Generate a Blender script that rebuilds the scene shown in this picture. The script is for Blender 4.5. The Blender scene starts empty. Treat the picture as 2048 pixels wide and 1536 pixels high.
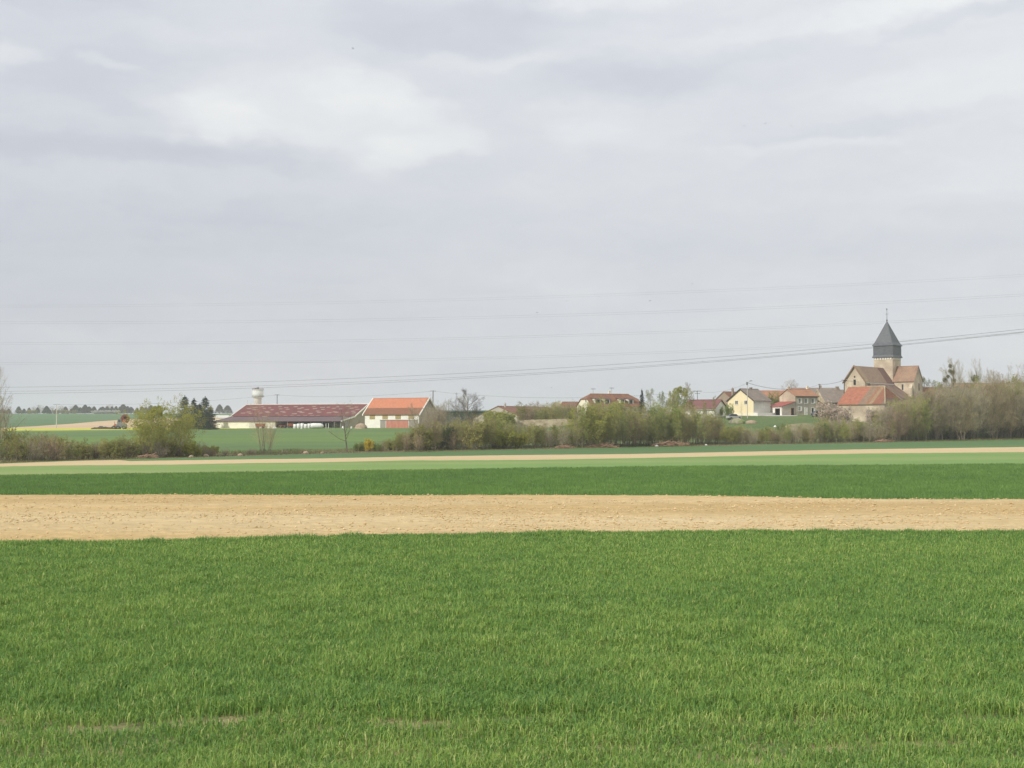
import bpy, math, random
import numpy as np
from mathutils import Vector, Matrix
sc = bpy.context.scene
R = math.radians

# ------------------------------------------------------------------ camera
F, CX, CY, HOR = 2600.0, 1024.0, 768.0, 850.0      # focal length and centre in photo pixels
TH = math.atan((HOR - CY) / F)
cam_d = bpy.data.cameras.new("camera"); cam = bpy.data.objects.new("camera", cam_d)
sc.collection.objects.link(cam); sc.camera = cam
cam.location = (0, 0, 0); cam.rotation_euler = (R(90) + TH, 0, 0)
cam_d.sensor_width = 36.0; cam_d.lens = F / 2048.0 * 36.0
cam_d.clip_start = 0.1; cam_d.clip_end = 8000

def at(px, py, Y):
    u = (px - CX) / F; v = (CY - py) / F
    d = math.cos(TH) - v * math.sin(TH)
    return Vector((u / d * Y, Y, (math.sin(TH) + v * math.cos(TH)) / d * Y))
def zz(py, Y): return at(CX, py, Y).z
def xx(px, Y, py=840): return at(px, py, Y).x
def mpp(Y): return Y / F

# ------------------------------------------------------------------ sky and sun
SUN_EL, SUN_AZ = R(33), math.atan2(-0.80, -0.60)     # sun behind the camera on the left
to_sun = Vector((math.sin(SUN_AZ) * math.cos(SUN_EL), math.cos(SUN_AZ) * math.cos(SUN_EL), math.sin(SUN_EL)))
sl = bpy.data.lights.new("sun", 'SUN'); sl.energy = 3.5; sl.angle = R(1.5); sl.color = (1.0, 0.94, 0.83)
so = bpy.data.objects.new("sun", sl); sc.collection.objects.link(so)
so.rotation_euler = to_sun.to_track_quat('Z', 'Y').to_euler(); so.location = (0, 0, 60)
sc.view_settings.view_transform = 'Standard'; sc.view_settings.look = 'None'
sc.view_settings.exposure = 0.0; sc.view_settings.gamma = 1.0

w = bpy.data.worlds.new("World"); sc.world = w; w.use_nodes = True
nt = w.node_tree; nt.nodes.clear()
def N(t, **k):
    n = nt.nodes.new(t)
    for a, b in k.items(): setattr(n, a, b)
    return n
def lk(a, b): nt.links.new(a, b)
def mth(op, a, b=None, c=None, clamp=False):
    n = N('ShaderNodeMath', operation=op); n.use_clamp = clamp
    for i, v in enumerate((a, b, c)):
        if v is None: continue
        if isinstance(v, (int, float)): n.inputs[i].default_value = v
        else: lk(v, n.inputs[i])
    return n.outputs[0]
sky = N('ShaderNodeTexSky', sky_type='NISHITA'); sky.sun_disc = False
sky.sun_elevation = SUN_EL; sky.sun_rotation = SUN_AZ; sky.dust_density = 2.0
tc = N('ShaderNodeTexCoord'); sp = N('ShaderNodeSeparateXYZ'); lk(tc.outputs['Generated'], sp.inputs[0])
az = mth('ARCTAN2', sp.outputs[0], sp.outputs[1]); el = sp.outputs[2]
cb = N('ShaderNodeCombineXYZ'); lk(az, cb.inputs[0]); lk(el, cb.inputs[1])
# drifting distortion so the cloud edges are ragged
n1 = N('ShaderNodeTexNoise'); n1.inputs['Scale'].default_value = 12; n1.inputs['Detail'].default_value = 10; n1.inputs['Roughness'].default_value = .62
mp = N('ShaderNodeMapping'); mp.inputs['Scale'].default_value = (1, 2.2, 1); lk(cb.outputs[0], mp.inputs[0]); lk(mp.outputs[0], n1.inputs['Vector'])
ds = N('ShaderNodeVectorMath', operation='SUBTRACT'); lk(n1.outputs['Color'], ds.inputs[0]); ds.inputs[1].default_value = (.5, .5, .5)
dm = N('ShaderNodeVectorMath', operation='MULTIPLY'); lk(ds.outputs[0], dm.inputs[0]); dm.inputs[1].default_value = (.11, .045, 0)
P = N('ShaderNodeVectorMath', operation='ADD'); lk(cb.outputs[0], P.inputs[0]); lk(dm.outputs[0], P.inputs[1])
def noise(scale, sy, detail=5, rough=.55, off=0.0):
    m_ = N('ShaderNodeMapping'); m_.inputs['Scale'].default_value = (1, sy, 1); m_.inputs['Location'].default_value = (off, off * .7, 0)
    lk(P.outputs[0], m_.inputs[0])
    n_ = N('ShaderNodeTexNoise'); n_.inputs['Scale'].default_value = scale; n_.inputs['Detail'].default_value = detail
    n_.inputs['Roughness'].default_value = rough; lk(m_.outputs[0], n_.inputs['Vector'])
    return n_.outputs['Fac']
acc = mth('MULTIPLY_ADD', noise(3.2, 4.2), .13, -.065)
acc = mth('ADD', acc, mth('MULTIPLY_ADD', noise(11, 3.4, 9, .62, 3.1), .085, -.0425))
acc = mth('ADD', acc, mth('MULTIPLY_ADD', noise(38, 2.2, 6, .6, 7.7), .03, -.015))
clouds = [  # centre x, centre y, radius x, radius y (photo pixels turned to angles), change of brightness, tilt
    (620, 250, 330, 85, .085, -.08), (830, 312, 130, 36, .07, .2), (440, 258, 120, 55, .07, 0), (760, 215, 160, 40, .05, -.2),
    (930, 85, 290, 70, -.085, .05), (1270, 178, 230, 45, -.075, .03), (230, 335, 520, 38, -.07, 0), (260, 200, 260, 60, -.045, 0),
    (1880, 62, 230, 22, .055, .12), (1560, 110, 330, 34, .035, .06), (1930, 100, 200, 18, -.06, .16), (1560, 132, 160, 18, -.05, .1), (1630, 308, 190, 14, .028, 0),
    (1700, 285, 300, 14, -.035, .05), (60, 40, 280, 70, -.05, 0), (280, 460, 560, 70, -.035, 0), (1150, 15, 280, 40, .075, 0), (50, 172, 70, 20, .06, 0), (230, 180, 50, 14, .05, -.2),
    (990, 148, 160, 16, .05, .03), (1800, 480, 420, 60, -.03, .04), (1180, 280, 130, 50, .035, 0), (1080, 500, 500, 40, -.02, 0), (550, 120, 260, 30, .02, 0), (1900, 225, 320, 40, .025, 0)]
for (x, y, rx, ry, dl, tilt) in clouds:
    s_ = N('ShaderNodeVectorMath', operation='SUBTRACT'); lk(P.outputs[0], s_.inputs[0]); s_.inputs[1].default_value = ((x - CX) / F, (HOR - y) / F, 0)
    m_ = N('ShaderNodeMapping'); m_.vector_type = 'POINT'
    r_ = N('ShaderNodeVectorRotate'); r_.rotation_type = 'Z_AXIS'; r_.inputs['Angle'].default_value = -tilt; lk(s_.outputs[0], r_.inputs['Vector'])
    m_.inputs['Scale'].default_value = (F / rx, F / ry, 0); lk(r_.outputs[0], m_.inputs[0])
    l_ = N('ShaderNodeVectorMath', operation='LENGTH'); lk(m_.outputs[0], l_.inputs[0])
    q = N('ShaderNodeMapRange'); q.interpolation_type = 'SMOOTHERSTEP'
    q.inputs['From Min'].default_value = 1.5; q.inputs['From Max'].default_value = 0.15; lk(l_.outputs['Value'], q.inputs['Value'])
    acc = mth('ADD', acc, mth('MULTIPLY', q.outputs[0], dl if dl > 0 else dl * .8))
base = N('ShaderNodeMapRange'); lk(el, base.inputs['Value'])
base.inputs['From Min'].default_value = 0.0; base.inputs['From Max'].default_value = 0.32
base.inputs['To Min'].default_value = 0.0; base.inputs['To Max'].default_value = 1.0
gr = N('ShaderNodeMix', data_type='RGBA'); lk(base.outputs[0], gr.inputs['Factor'])
gr.inputs['A'].default_value = (.640, .660, .705, 1); gr.inputs['B'].default_value = (.765, .790, .835, 1)
# cloud thickness turns it whiter or greyer
br = mth('ADD', acc, mth('MULTIPLY_ADD', az, .10, 0.0))
br1 = mth('ADD', mth('MULTIPLY', br, 1.55), 1.0)
cbr = N('ShaderNodeCombineXYZ'); lk(mth('MULTIPLY_ADD', br, .30, 1.0), cbr.inputs[0]); lk(mth('MULTIPLY_ADD', br, .14, 1.0), cbr.inputs[1]); lk(mth('MULTIPLY_ADD', br, -.35, 1.0), cbr.inputs[2])
cm = N('ShaderNodeVectorMath', operation='MULTIPLY'); lk(gr.outputs['Result'], cm.inputs[0]); lk(cbr.outputs[0], cm.inputs[1])
cm2 = N('ShaderNodeVectorMath', operation='SCALE'); lk(cm.outputs[0], cm2.inputs[0]); lk(br1, cm2.inputs['Scale'])
skys = N('ShaderNodeVectorMath', operation='SCALE'); lk(sky.outputs[0], skys.inputs[0]); skys.inputs['Scale'].default_value = 1.0
b1 = N('ShaderNodeBackground'); lk(skys.outputs[0], b1.inputs['Color']); b1.inputs['Strength'].default_value = 0.10
b2 = N('ShaderNodeBackground'); lk(cm2.outputs[0], b2.inputs['Color']); b2.inputs['Strength'].default_value = 1.0
mx = N('ShaderNodeMixShader'); mx.inputs[0].default_value = 0.93; lk(b1.outputs[0], mx.inputs[1]); lk(b2.outputs[0], mx.inputs[2])
wo = N('ShaderNodeOutputWorld'); lk(mx.outputs[0], wo.inputs['Surface'])
sc.cycles.max_bounces = 5; sc.cycles.diffuse_bounces = 3; sc.cycles.volume_bounces = 1; sc.cycles.transparent_max_bounces = 8

# ------------------------------------------------------------------ helpers
C = sc.collection
def tag(o, label=None, cat=None, group=None, kind=None):
    if label: o['label'] = label
    if cat: o['category'] = cat
    if group: o['group'] = group
    if kind: o['kind'] = kind
    return o
def empty(name, loc, rz=0.0, label=None, cat=None, group=None):
    o = bpy.data.objects.new(name, None); C.objects.link(o); o.empty_display_size = .5
    o.location = loc; o.rotation_euler = (0, 0, rz)
    return tag(o, label, cat, group)
class MB:
    """collects faces, then links them as one mesh object"""
    def __init__(s): s.v = []; s.f = []; s.m = []
    def face(s, pts, m=0):
        i = len(s.v); s.v += [tuple(p) for p in pts]; s.f.append(tuple(range(i, i + len(pts)))); s.m.append(m)
    def box(s, x0, y0, z0, x1, y1, z1, m=0):
        i = len(s.v)
        s.v += [(x0, y0, z0), (x1, y0, z0), (x1, y1, z0), (x0, y1, z0), (x0, y0, z1), (x1, y0, z1), (x1, y1, z1), (x0, y1, z1)]
        for q in ((0, 3, 2, 1), (4, 5, 6, 7), (0, 1, 5, 4), (1, 2, 6, 5), (2, 3, 7, 6), (3, 0, 4, 7)):
            s.f.append(tuple(i + k for k in q)); s.m.append(m)
    def prism(s, poly, off, m=0):
        """poly: planar outline, extruded by the vector off"""
        n = len(poly); i = len(s.v); o = Vector(off)
        s.v += [tuple(p) for p in poly] + [tuple(Vector(p) + o) for p in poly]
        s.f.append(tuple(range(i, i + n))); s.m.append(m)
        s.f.append(tuple(range(i + 2 * n - 1, i + n - 1, -1))); s.m.append(m)
        for k in range(n):
            k2 = (k + 1) % n
            s.f.append((i + k, i + n + k, i + n + k2, i + k2)); s.m.append(m)
    def tube(s, pts, rad, n=5, m=0, cap=True):
        pts = [Vector(p) for p in pts]; rings = []
        for k, p in enumerate(pts):
            a = pts[max(k - 1, 0)]; b = pts[min(k + 1, len(pts) - 1)]
            d = (b - a); d = d.normalized() if d.length > 1e-9 else Vector((0, 0, 1))
            up = Vector((1, 0, 0)) if abs(d.z) > .8 else Vector((0, 0, 1))
            x = d.cross(up).normalized(); y = d.cross(x)
            r = rad[k] if isinstance(rad, (list, tuple)) else rad
            rings.append(len(s.v))
            for q in range(n):
                t = 2 * math.pi * q / n
                s.v.append(tuple(p + (x * math.cos(t) + y * math.sin(t)) * r))
        for a, b in zip(rings, rings[1:]):
            for q in range(n):
                s.f.append((a + q, a + (q + 1) % n, b + (q + 1) % n, b + q)); s.m.append(m)
        if cap:
            s.f.append(tuple(rings[-1] + q for q in range(n))); s.m.append(m)
            s.f.append(tuple(rings[0] + n - 1 - q for q in range(n))); s.m.append(m)
    def lathe(s, prof, n=24, m=0, c=(0, 0)):
        rings = []
        for r, z in prof:
            rings.append(len(s.v))
            for q in range(n):
                t = 2 * math.pi * q / n; s.v.append((c[0] + r * math.cos(t), c[1] + r * math.sin(t), z))
        for a, b in zip(rings, rings[1:]):
            for q in range(n): s.f.append((a + q, a + (q + 1) % n, b + (q + 1) % n, b + q)); s.m.append(m)
        s.f.append(tuple(rings[-1] + q for q in range(n))); s.m.append(m)
        s.f.append(tuple(rings[0] + n - 1 - q for q in range(n))); s.m.append(m)
    def mesh(s, name, mats, smooth=False):
        me = bpy.data.meshes.new(name); me.from_pydata(s.v, [], s.f)
        if not isinstance(mats, (list, tuple)): mats = [mats]
        for x in mats: me.materials.append(x)
        if len(mats) > 1: me.polygons.foreach_set('material_index', s.m)
        if smooth: me.polygons.foreach_set('use_smooth', [True] * len(me.polygons))
        me.update(); return me
    def build(s, name, mats, parent=None, smooth=False, loc=None):
        o = bpy.data.objects.new(name, s.mesh(name, mats, smooth)); C.objects.link(o)
        if parent: o.parent = parent
        if loc is not None: o.location = loc
        return o
def np_mesh(name, v, quads=None, tris=None, mat=None, attrs=None, smooth=False, mat_idx=None):
    me = bpy.data.meshes.new(name)
    v = np.ascontiguousarray(v, dtype=np.float32)
    q = np.zeros((0, 4), np.int32) if quads is None else np.asarray(quads, np.int32)
    t = np.zeros((0, 3), np.int32) if tris is None else np.asarray(tris, np.int32)
    me.vertices.add(len(v)); me.vertices.foreach_set('co', v.ravel())
    li = np.concatenate([q.ravel(), t.ravel()]); me.loops.add(len(li)); me.loops.foreach_set('vertex_index', li)
    ls = np.concatenate([np.arange(len(q)) * 4, len(q) * 4 + np.arange(len(t)) * 3]).astype(np.int32)
    me.polygons.add(len(ls)); me.polygons.foreach_set('loop_start', ls)
    for m_ in (mat if isinstance(mat, (list, tuple)) else [mat]):
        if m_: me.materials.append(m_)
    if mat_idx is not None: me.polygons.foreach_set('material_index', np.asarray(mat_idx, np.int32))
    me.update(calc_edges=True)
    for k, a in (attrs or {}).items():
        at_ = me.attributes.new(k, 'FLOAT', 'POINT'); at_.data.foreach_set('value', np.asarray(a, np.float32))
    me.polygons.foreach_set('use_smooth', np.full(len(ls), smooth))
    me.validate(); return me
def link(me, name, parent=None, loc=None):
    o = bpy.data.objects.new(name, me); C.objects.link(o)
    if parent: o.parent = parent
    if loc is not None: o.location = loc
    return o
def hash2(ix, iy, seed):
    h = (ix.astype(np.int64) * 374761393 + iy.astype(np.int64) * 668265263 + seed * 974634777) & 0xffffffff
    h = ((h ^ (h >> 13)) * 1274126177) & 0xffffffff
    return ((h ^ (h >> 16)) & 0xffff) / 65535.0
def vnoise(x, y, seed=0):
    x = np.asarray(x, float); y = np.asarray(y, float)
    ix = np.floor(x); iy = np.floor(y); fx = x - ix; fy = y - iy
    fx = fx * fx * (3 - 2 * fx); fy = fy * fy * (3 - 2 * fy)
    a = hash2(ix, iy, seed); b = hash2(ix + 1, iy, seed); c = hash2(ix, iy + 1, seed); d = hash2(ix + 1, iy + 1, seed)
    return (a * (1 - fx) + b * fx) * (1 - fy) + (c * (1 - fx) + d * fx) * fy
def fbm(x, y, o=4, seed=0):
    s = 0; a = .5; t = 0
    for k in range(o):
        s = s + a * vnoise(x * 2 ** k, y * 2 ** k, seed + k); t += a; a *= .5
    return s / t

# ------------------------------------------------------------------ materials
def material(name, a, b=None, scale=1.0, rough=.85, fine=None, stretch=(1, 1, 1), bump=0.0, bscale=None, objrand=0.0, c=None, cscale=None, translucent=0.0, spec=.2, metal=0.0, detail=5, ramp=(.35, .65)):
    m = bpy.data.materials.new(name); m.use_nodes = True; T = m.node_tree; T.nodes.clear()
    def n(t, **k):
        q = T.nodes.new(t)
        for x, y in k.items(): setattr(q, x, y)
        return q
    L = T.links.new
    out = n('ShaderNodeOutputMaterial'); pb = n('ShaderNodeBsdfPrincipled')
    pb.inputs['Roughness'].default_value = rough; pb.inputs['Specular IOR Level'].default_value = spec; pb.inputs['Metallic'].default_value = metal
    tcn = n('ShaderNodeTexCoord'); mpn = n('ShaderNodeMapping'); mpn.inputs['Scale'].default_value = stretch; L(tcn.outputs['Object'], mpn.inputs[0])
    def noi(s_, d=detail):
        q = n('ShaderNodeTexNoise'); q.inputs['Scale'].default_value = s_; q.inputs['Detail'].default_value = d; L(mpn.outputs[0], q.inputs['Vector']); return q.outputs['Fac']
    def mix(f, x, y):
        q = n('ShaderNodeMix', data_type='RGBA')
        if isinstance(f, float): q.inputs['Factor'].default_value = f
        else: L(f, q.inputs['Factor'])
        for s_, v_ in (('A', x), ('B', y)):
            if isinstance(v_, tuple): q.inputs[s_].default_value = (*v_, 1)
            else: L(v_, q.inputs[s_])
        return q.outputs['Result']
    def rng(v_, lo, hi, tl=0.0, th=1.0):
        q = n('ShaderNodeMapRange'); L(v_, q.inputs['Value'])
        for s_, x in (('From Min', lo), ('From Max', hi), ('To Min', tl), ('To Max', th)): q.inputs[s_].default_value = x
        return q.outputs[0]
    col = mix(rng(noi(scale), *ramp), a, b or tuple(x * .75 for x in a))
    if c: col = mix(rng(noi(cscale or scale * .2), .42, .62), col, c)
    if objrand:
        oi = n('ShaderNodeObjectInfo'); hs = n('ShaderNodeHueSaturation'); L(col, hs.inputs['Color'])
        L(rng(oi.outputs['Random'], 0, 1, .5 - .03 * objrand, .5 + .03 * objrand), hs.inputs['Hue'])
        mlt = n('ShaderNodeMath', operation='MULTIPLY'); L(oi.outputs['Random'], mlt.inputs[0]); mlt.inputs[1].default_value = 7.31
        fr = n('ShaderNodeMath', operation='FRACT'); L(mlt.outputs[0], fr.inputs[0])
        L(rng(fr.outputs[0], 0, 1, 1 - .35 * objrand, 1 + .35 * objrand), hs.inputs['Value']); col = hs.outputs[0]
    if fine:
        g = rng(noi(fine[0], 3), .25, .75, 1 - fine[1], 1 + fine[1])
        q = n('ShaderNodeVectorMath', operation='SCALE'); L(col, q.inputs[0]); L(g, q.inputs['Scale']); col = q.outputs[0]
    L(col, pb.inputs['Base Color'])
    if bump:
        bn = n('ShaderNodeBump'); bn.inputs['Strength'].default_value = 1.0; bn.inputs['Distance'].default_value = bump
        L(noi(bscale or scale * 4, 4), bn.inputs['Height']); L(bn.outputs[0], pb.inputs['Normal'])
    if translucent:
        tr = n('ShaderNodeBsdfTranslucent'); L(col, tr.inputs['Color']); ms = n('ShaderNodeMixShader'); ms.inputs[0].default_value = translucent
        L(pb.outputs[0], ms.inputs[1]); L(tr.outputs[0], ms.inputs[2]); L(ms.outputs[0], out.inputs['Surface'])
    else: L(pb.outputs[0], out.inputs['Surface'])
    m['col'] = 0
    return m
def blade_material(name, stops, translucent=.3):
    """leaf colour chosen by the per-blade value 'tint'"""
    m = bpy.data.materials.new(name); m.use_nodes = True; T = m.node_tree; T.nodes.clear(); L = T.links.new
    out = T.nodes.new('ShaderNodeOutputMaterial'); pb = T.nodes.new('ShaderNodeBsdfPrincipled'); pb.inputs['Roughness'].default_value = .55; pb.inputs['Specular IOR Level'].default_value = .3
    atn = T.nodes.new('ShaderNodeAttribute'); atn.attribute_name = 'tint'
    rp = T.nodes.new('ShaderNodeValToRGB'); cr = rp.color_ramp
    while len(cr.elements) < len(stops): cr.elements.new(.5)
    for e, (p, c) in zip(cr.elements, stops): e.position = p; e.color = (*c, 1)
    L(atn.outputs['Fac'], rp.inputs[0]); L(rp.outputs[0], pb.inputs['Base Color'])
    tr = T.nodes.new('ShaderNodeBsdfTranslucent'); L(rp.outputs[0], tr.inputs['Color']); ms = T.nodes.new('ShaderNodeMixShader'); ms.inputs[0].default_value = translucent
    L(pb.outputs[0], ms.inputs[1]); L(tr.outputs[0], ms.inputs[2]); L(ms.outputs[0], out.inputs['Surface'])
    return m
def banded(name, bands, axis='X', scale=2.0, slant=0.0, fine=.15, rough=.85):
    """roof or sheet whose colour changes in stripes along one object axis; bands = [(position, colour), ...]"""
    m = bpy.data.materials.new(name); m.use_nodes = True; T = m.node_tree; T.nodes.clear(); L = T.links.new
    def n(t, **k):
        q = T.nodes.new(t)
        for x, y in k.items(): setattr(q, x, y)
        return q
    out = n('ShaderNodeOutputMaterial'); pb = n('ShaderNodeBsdfPrincipled'); pb.inputs['Roughness'].default_value = rough; pb.inputs['Specular IOR Level'].default_value = .15
    tcn = n('ShaderNodeTexCoord'); sx = n('ShaderNodeSeparateXYZ'); L(tcn.outputs['Object'], sx.inputs[0])
    no = n('ShaderNodeTexNoise'); no.inputs['Scale'].default_value = scale; L(tcn.outputs['Object'], no.inputs['Vector'])
    hi = max(p for p, _ in bands) + 1.0
    q = n('ShaderNodeMath', operation='MULTIPLY_ADD'); L(no.outputs['Fac'], q.inputs[0]); q.inputs[1].default_value = .25; L(sx.outputs[axis], q.inputs[2])
    s2 = n('ShaderNodeMath', operation='MULTIPLY_ADD'); L(sx.outputs['Z'], s2.inputs[0]); s2.inputs[1].default_value = slant; L(q.outputs[0], s2.inputs[2])
    dv = n('ShaderNodeMath', operation='DIVIDE'); L(s2.outputs[0], dv.inputs[0]); dv.inputs[1].default_value = hi
    rp = n('ShaderNodeValToRGB'); cr = rp.color_ramp; cr.interpolation = 'CONSTANT'
    while len(cr.elements) < len(bands): cr.elements.new(.5)
    for e, (p, c) in zip(cr.elements, bands): e.position = max(0, p / hi); e.color = (*c, 1)
    L(dv.outputs[0], rp.inputs[0])
    nf = n('ShaderNodeTexNoise'); nf.inputs['Scale'].default_value = 1.3; nf.inputs['Detail'].default_value = 8; nf.inputs['Roughness'].default_value = .7; L(tcn.outputs['Object'], nf.inputs['Vector'])
    mr = n('ShaderNodeMapRange'); L(nf.outputs['Fac'], mr.inputs['Value']); mr.inputs['From Min'].default_value = .3; mr.inputs['From Max'].default_value = .7
    mr.inputs['To Min'].default_value = 1 - fine; mr.inputs['To Max'].default_value = 1 + fine
    sc_ = n('ShaderNodeVectorMath', operation='SCALE'); L(rp.outputs[0], sc_.inputs[0]); L(mr.outputs[0], sc_.inputs['Scale'])
    L(sc_.outputs[0], pb.inputs['Base Color']); L(pb.outputs[0], out.inputs['Surface'])
    return m

M = {}
M['wheat_soil'] = material('wheat_ground', (.34, .28, .15), (.17, .18, .075), 1.1, fine=(30, .3), bump=.03, bscale=12)
M['field_dark'] = material('young_wheat', (.095, .195, .050), (.080, .17, .046), .05, fine=(3, .18), stretch=(.4, 1, 1), c=(.085, .17, .03), cscale=.03, bump=.05, bscale=4)
M['field_light'] = material('pale_shoots', (.185, .305, .080), (.145, .26, .070), .06, fine=(1.2, .16), stretch=(.16, 1, 1), c=(.26, .32, .11), cscale=.03, detail=8)
M['field_far'] = material('far_wheat', (.100, .185, .062), (.085, .16, .056), .03, fine=(1, .12), stretch=(.3, 1, 1))
M['field_left'] = material('sloping_wheat', (.118, .190, .055), (.088, .155, .050), .035, fine=(.7, .16), stretch=(.25, 1.6, 1), c=(.13, .21, .045), cscale=.012)
M['scrub_ground'] = material('rough_grass', (.15, .15, .06), (.08, .11, .035), .15, fine=(2.5, .3), c=(.22, .17, .10), cscale=.05)
M['meadow'] = material('meadow_grass', (.115, .175, .060), (.085, .135, .05), .05, fine=(1.5, .25), c=(.15, .18, .06), cscale=.03)
M['hill_grass'] = material('hill_wheat', (.085, .175, .06), (.07, .15, .055), .01, fine=(.2, .10), stretch=(.4, 1, 1))
M['sand'] = material('dry_chalky_soil', (.58, .455, .26), (.52, .40, .22), .06, fine=(2, .10), stretch=(.3, 1, 1))
M['tan'] = material('pale_tilled_soil', (.58, .43, .27), (.52, .38, .23), .01, fine=(.4, .06), stretch=(.3, 1, 1))
M['rape'] = material('flowering_rape', (.60, .56, .06), (.38, .42, .06), .08, fine=(1, .25))
M['bank'] = material('bare_bank_soil', (.32, .25, .16), (.20, .20, .10), .25, fine=(2, .25), c=(.16, .18, .08), cscale=.12)
M['soil'] = material('tilled_soil', (.54, .395, .190), (.435, .31, .14), .16, fine=(5, .16), stretch=(.16, 1, 1), c=(.57, .455, .27), cscale=.07, bump=.03, bscale=9, detail=8)
M['clod'] = material('soil_clod', (.50, .36, .17), (.62, .49, .30), .8, fine=(5, .2))
M['cream'] = material('cream_render', (.80, .75, .60), (.74, .69, .55), .3, fine=(2, .06))
M['white'] = material('white_render', (.82, .80, .73), (.74, .72, .66), .35, fine=(2, .06))
M['yellow'] = material('yellow_render', (.80, .70, .46), (.76, .66, .43), .3, fine=(2, .05))
M['palegrey'] = material('pale_grey_render_and_shade', (.62, .60, .56), (.56, .54, .50), .3, fine=(2, .06))
M['stone'] = material('rubble_stone', (.42, .34, .23), (.30, .25, .17), 1.2, fine=(6, .25), c=(.50, .43, .31), cscale=.5, bump=.03)
M['ashlar'] = material('church_stone', (.47, .385, .285), (.36, .30, .235), .7, fine=(5, .24), c=(.58, .50, .39), cscale=.35, bump=.03)
M['churchpurple'] = material('purple_brown_church_tiles', (.20, .135, .115), (.155, .11, .095), .6, fine=(4, .25), c=(.25, .18, .13), cscale=.3)
M['greystone'] = material('grey_stone', (.44, .40, .34), (.33, .31, .27), 1.0, fine=(5, .22), c=(.44, .40, .33), cscale=.5)
M['brownrender'] = material('brown_render', (.33, .26, .20), (.28, .22, .17), .4, fine=(2, .12))
M['slate'] = material('slate', (.105, .115, .13), (.075, .085, .10), .9, rough=.55, fine=(5, .22), stretch=(1, 1, 2.2), spec=.4)
M['slateroof'] = material('weathered_slate', (.27, .22, .185), (.21, .18, .16), .6, fine=(4, .2), rough=.7)
M['orange'] = material('orange_tiles', (.45, .18, .10), (.38, .15, .085), .7, fine=(4, .2), rough=.8)
M['orange2'] = material('faded_orange_tiles', (.40, .21, .13), (.32, .17, .11), .6, fine=(4, .2), rough=.8)
M['browntile'] = material('brown_tiles', (.24, .125, .08), (.19, .10, .07), .5, fine=(4, .2), rough=.8)
M['churchtile'] = material('old_church_tiles', (.30, .185, .135), (.22, .145, .11), .55, fine=(4, .28), rough=.85, c=(.32, .215, .15), cscale=.22)
M['purpleroof'] = material('purple_brown_roof', (.20, .095, .09), (.17, .085, .08), .5, fine=(3, .12), rough=.7)
M['redsheet'] = material('red_sheet_roof', (.34, .10, .085), (.30, .09, .08), .4, fine=(3, .1), rough=.6)
M['leanroof'] = material('purple_grey_sheet', (.155, .095, .105), (.125, .085, .095), .2, fine=(1.5, .12), rough=.6, stretch=(2, .5, 1))
M['barnred'] = material('dark_red_sheet', (.185, .062, .060), (.150, .055, .054), .25, fine=(1.5, .14), rough=.65)
M['rooflight'] = material('faded_rooflight', (.32, .21, .185), (.27, .19, .15), .4, fine=(2, .2), rough=.5)
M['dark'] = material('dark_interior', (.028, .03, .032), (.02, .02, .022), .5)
M['glass'] = material('window_glass', (.05, .06, .07), (.035, .045, .055), .8, rough=.12, spec=.6)
M['frame'] = material('white_paint', (.78, .77, .72), (.70, .69, .65), .8)
M['shutter_or_lit_reveal'] = material('tan_shutter', (.38, .30, .14), (.33, .26, .12), 1.0)
M['greydoor'] = material('weathered_grey_boards', (.34, .31, .27), (.24, .22, .19), 2.0, stretch=(4, 4, .4), fine=(3, .2))
M['reddoor'] = material('faded_red_sheet', (.42, .15, .11), (.50, .24, .18), 1.2, stretch=(3, 3, .3), fine=(3, .15))
M['green'] = material('green_cladding', (.030, .095, .055), (.024, .075, .045), .3, stretch=(4, 1, .3), fine=(2, .12), rough=.6)
M['concrete'] = material('concrete', (.52, .51, .48), (.44, .43, .41), .5, fine=(2, .1))
M['tank'] = material('painted_concrete', (.60, .64, .64), (.54, .59, .59), .12, fine=(.6, .06))
M['darkmetal'] = material('dark_steel', (.07, .07, .075), (.05, .05, .055), 1, rough=.5, metal=.4)
M['greymetal'] = material('grey_steel', (.20, .21, .22), (.14, .15, .16), 1, rough=.5)
M['cable'] = material('aluminium_cable', (.10, .10, .11), (.08, .08, .09), 1, rough=.6)
M['rust'] = material('rusty_paint', (.45, .15, .06), (.35, .11, .05), 1.0, fine=(4, .25))
M['darkred'] = material('dark_red_paint', (.20, .05, .04), (.15, .04, .035), 1.0, fine=(3, .2))
M['wrap'] = material('white_bale_wrap', (.80, .80, .78), (.68, .68, .66), .8, rough=.35, spec=.4)
M['rubber'] = material('tyre_rubber', (.03, .03, .03), (.045, .04, .035), 2)
M['silver'] = material('silver_car_paint', (.50, .50, .50), (.46, .46, .46), 1, rough=.3, spec=.5, metal=.3)
M['bluecar'] = material('dark_blue_car_paint', (.05, .07, .12), (.04, .06, .10), 1, rough=.3, spec=.5)
M['wood'] = material('cut_wood', (.42, .27, .18), (.26, .17, .12), 2, fine=(4, .2))
M['gravel'] = material('gravel', (.36, .33, .25), (.26, .24, .17), 1.5, fine=(6, .3), c=(.22, .26, .10), cscale=.8)
M['gravel2'] = material('brown_rubble', (.42, .32, .24), (.30, .23, .17), 1.5, fine=(6, .3))
M['bird'] = material('dark_feathers', (.05, .045, .045), (.03, .03, .03), 5)
M['manure'] = material('dark_manure', (.07, .06, .05), (.05, .045, .04), .6, fine=(3, .3))
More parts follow.
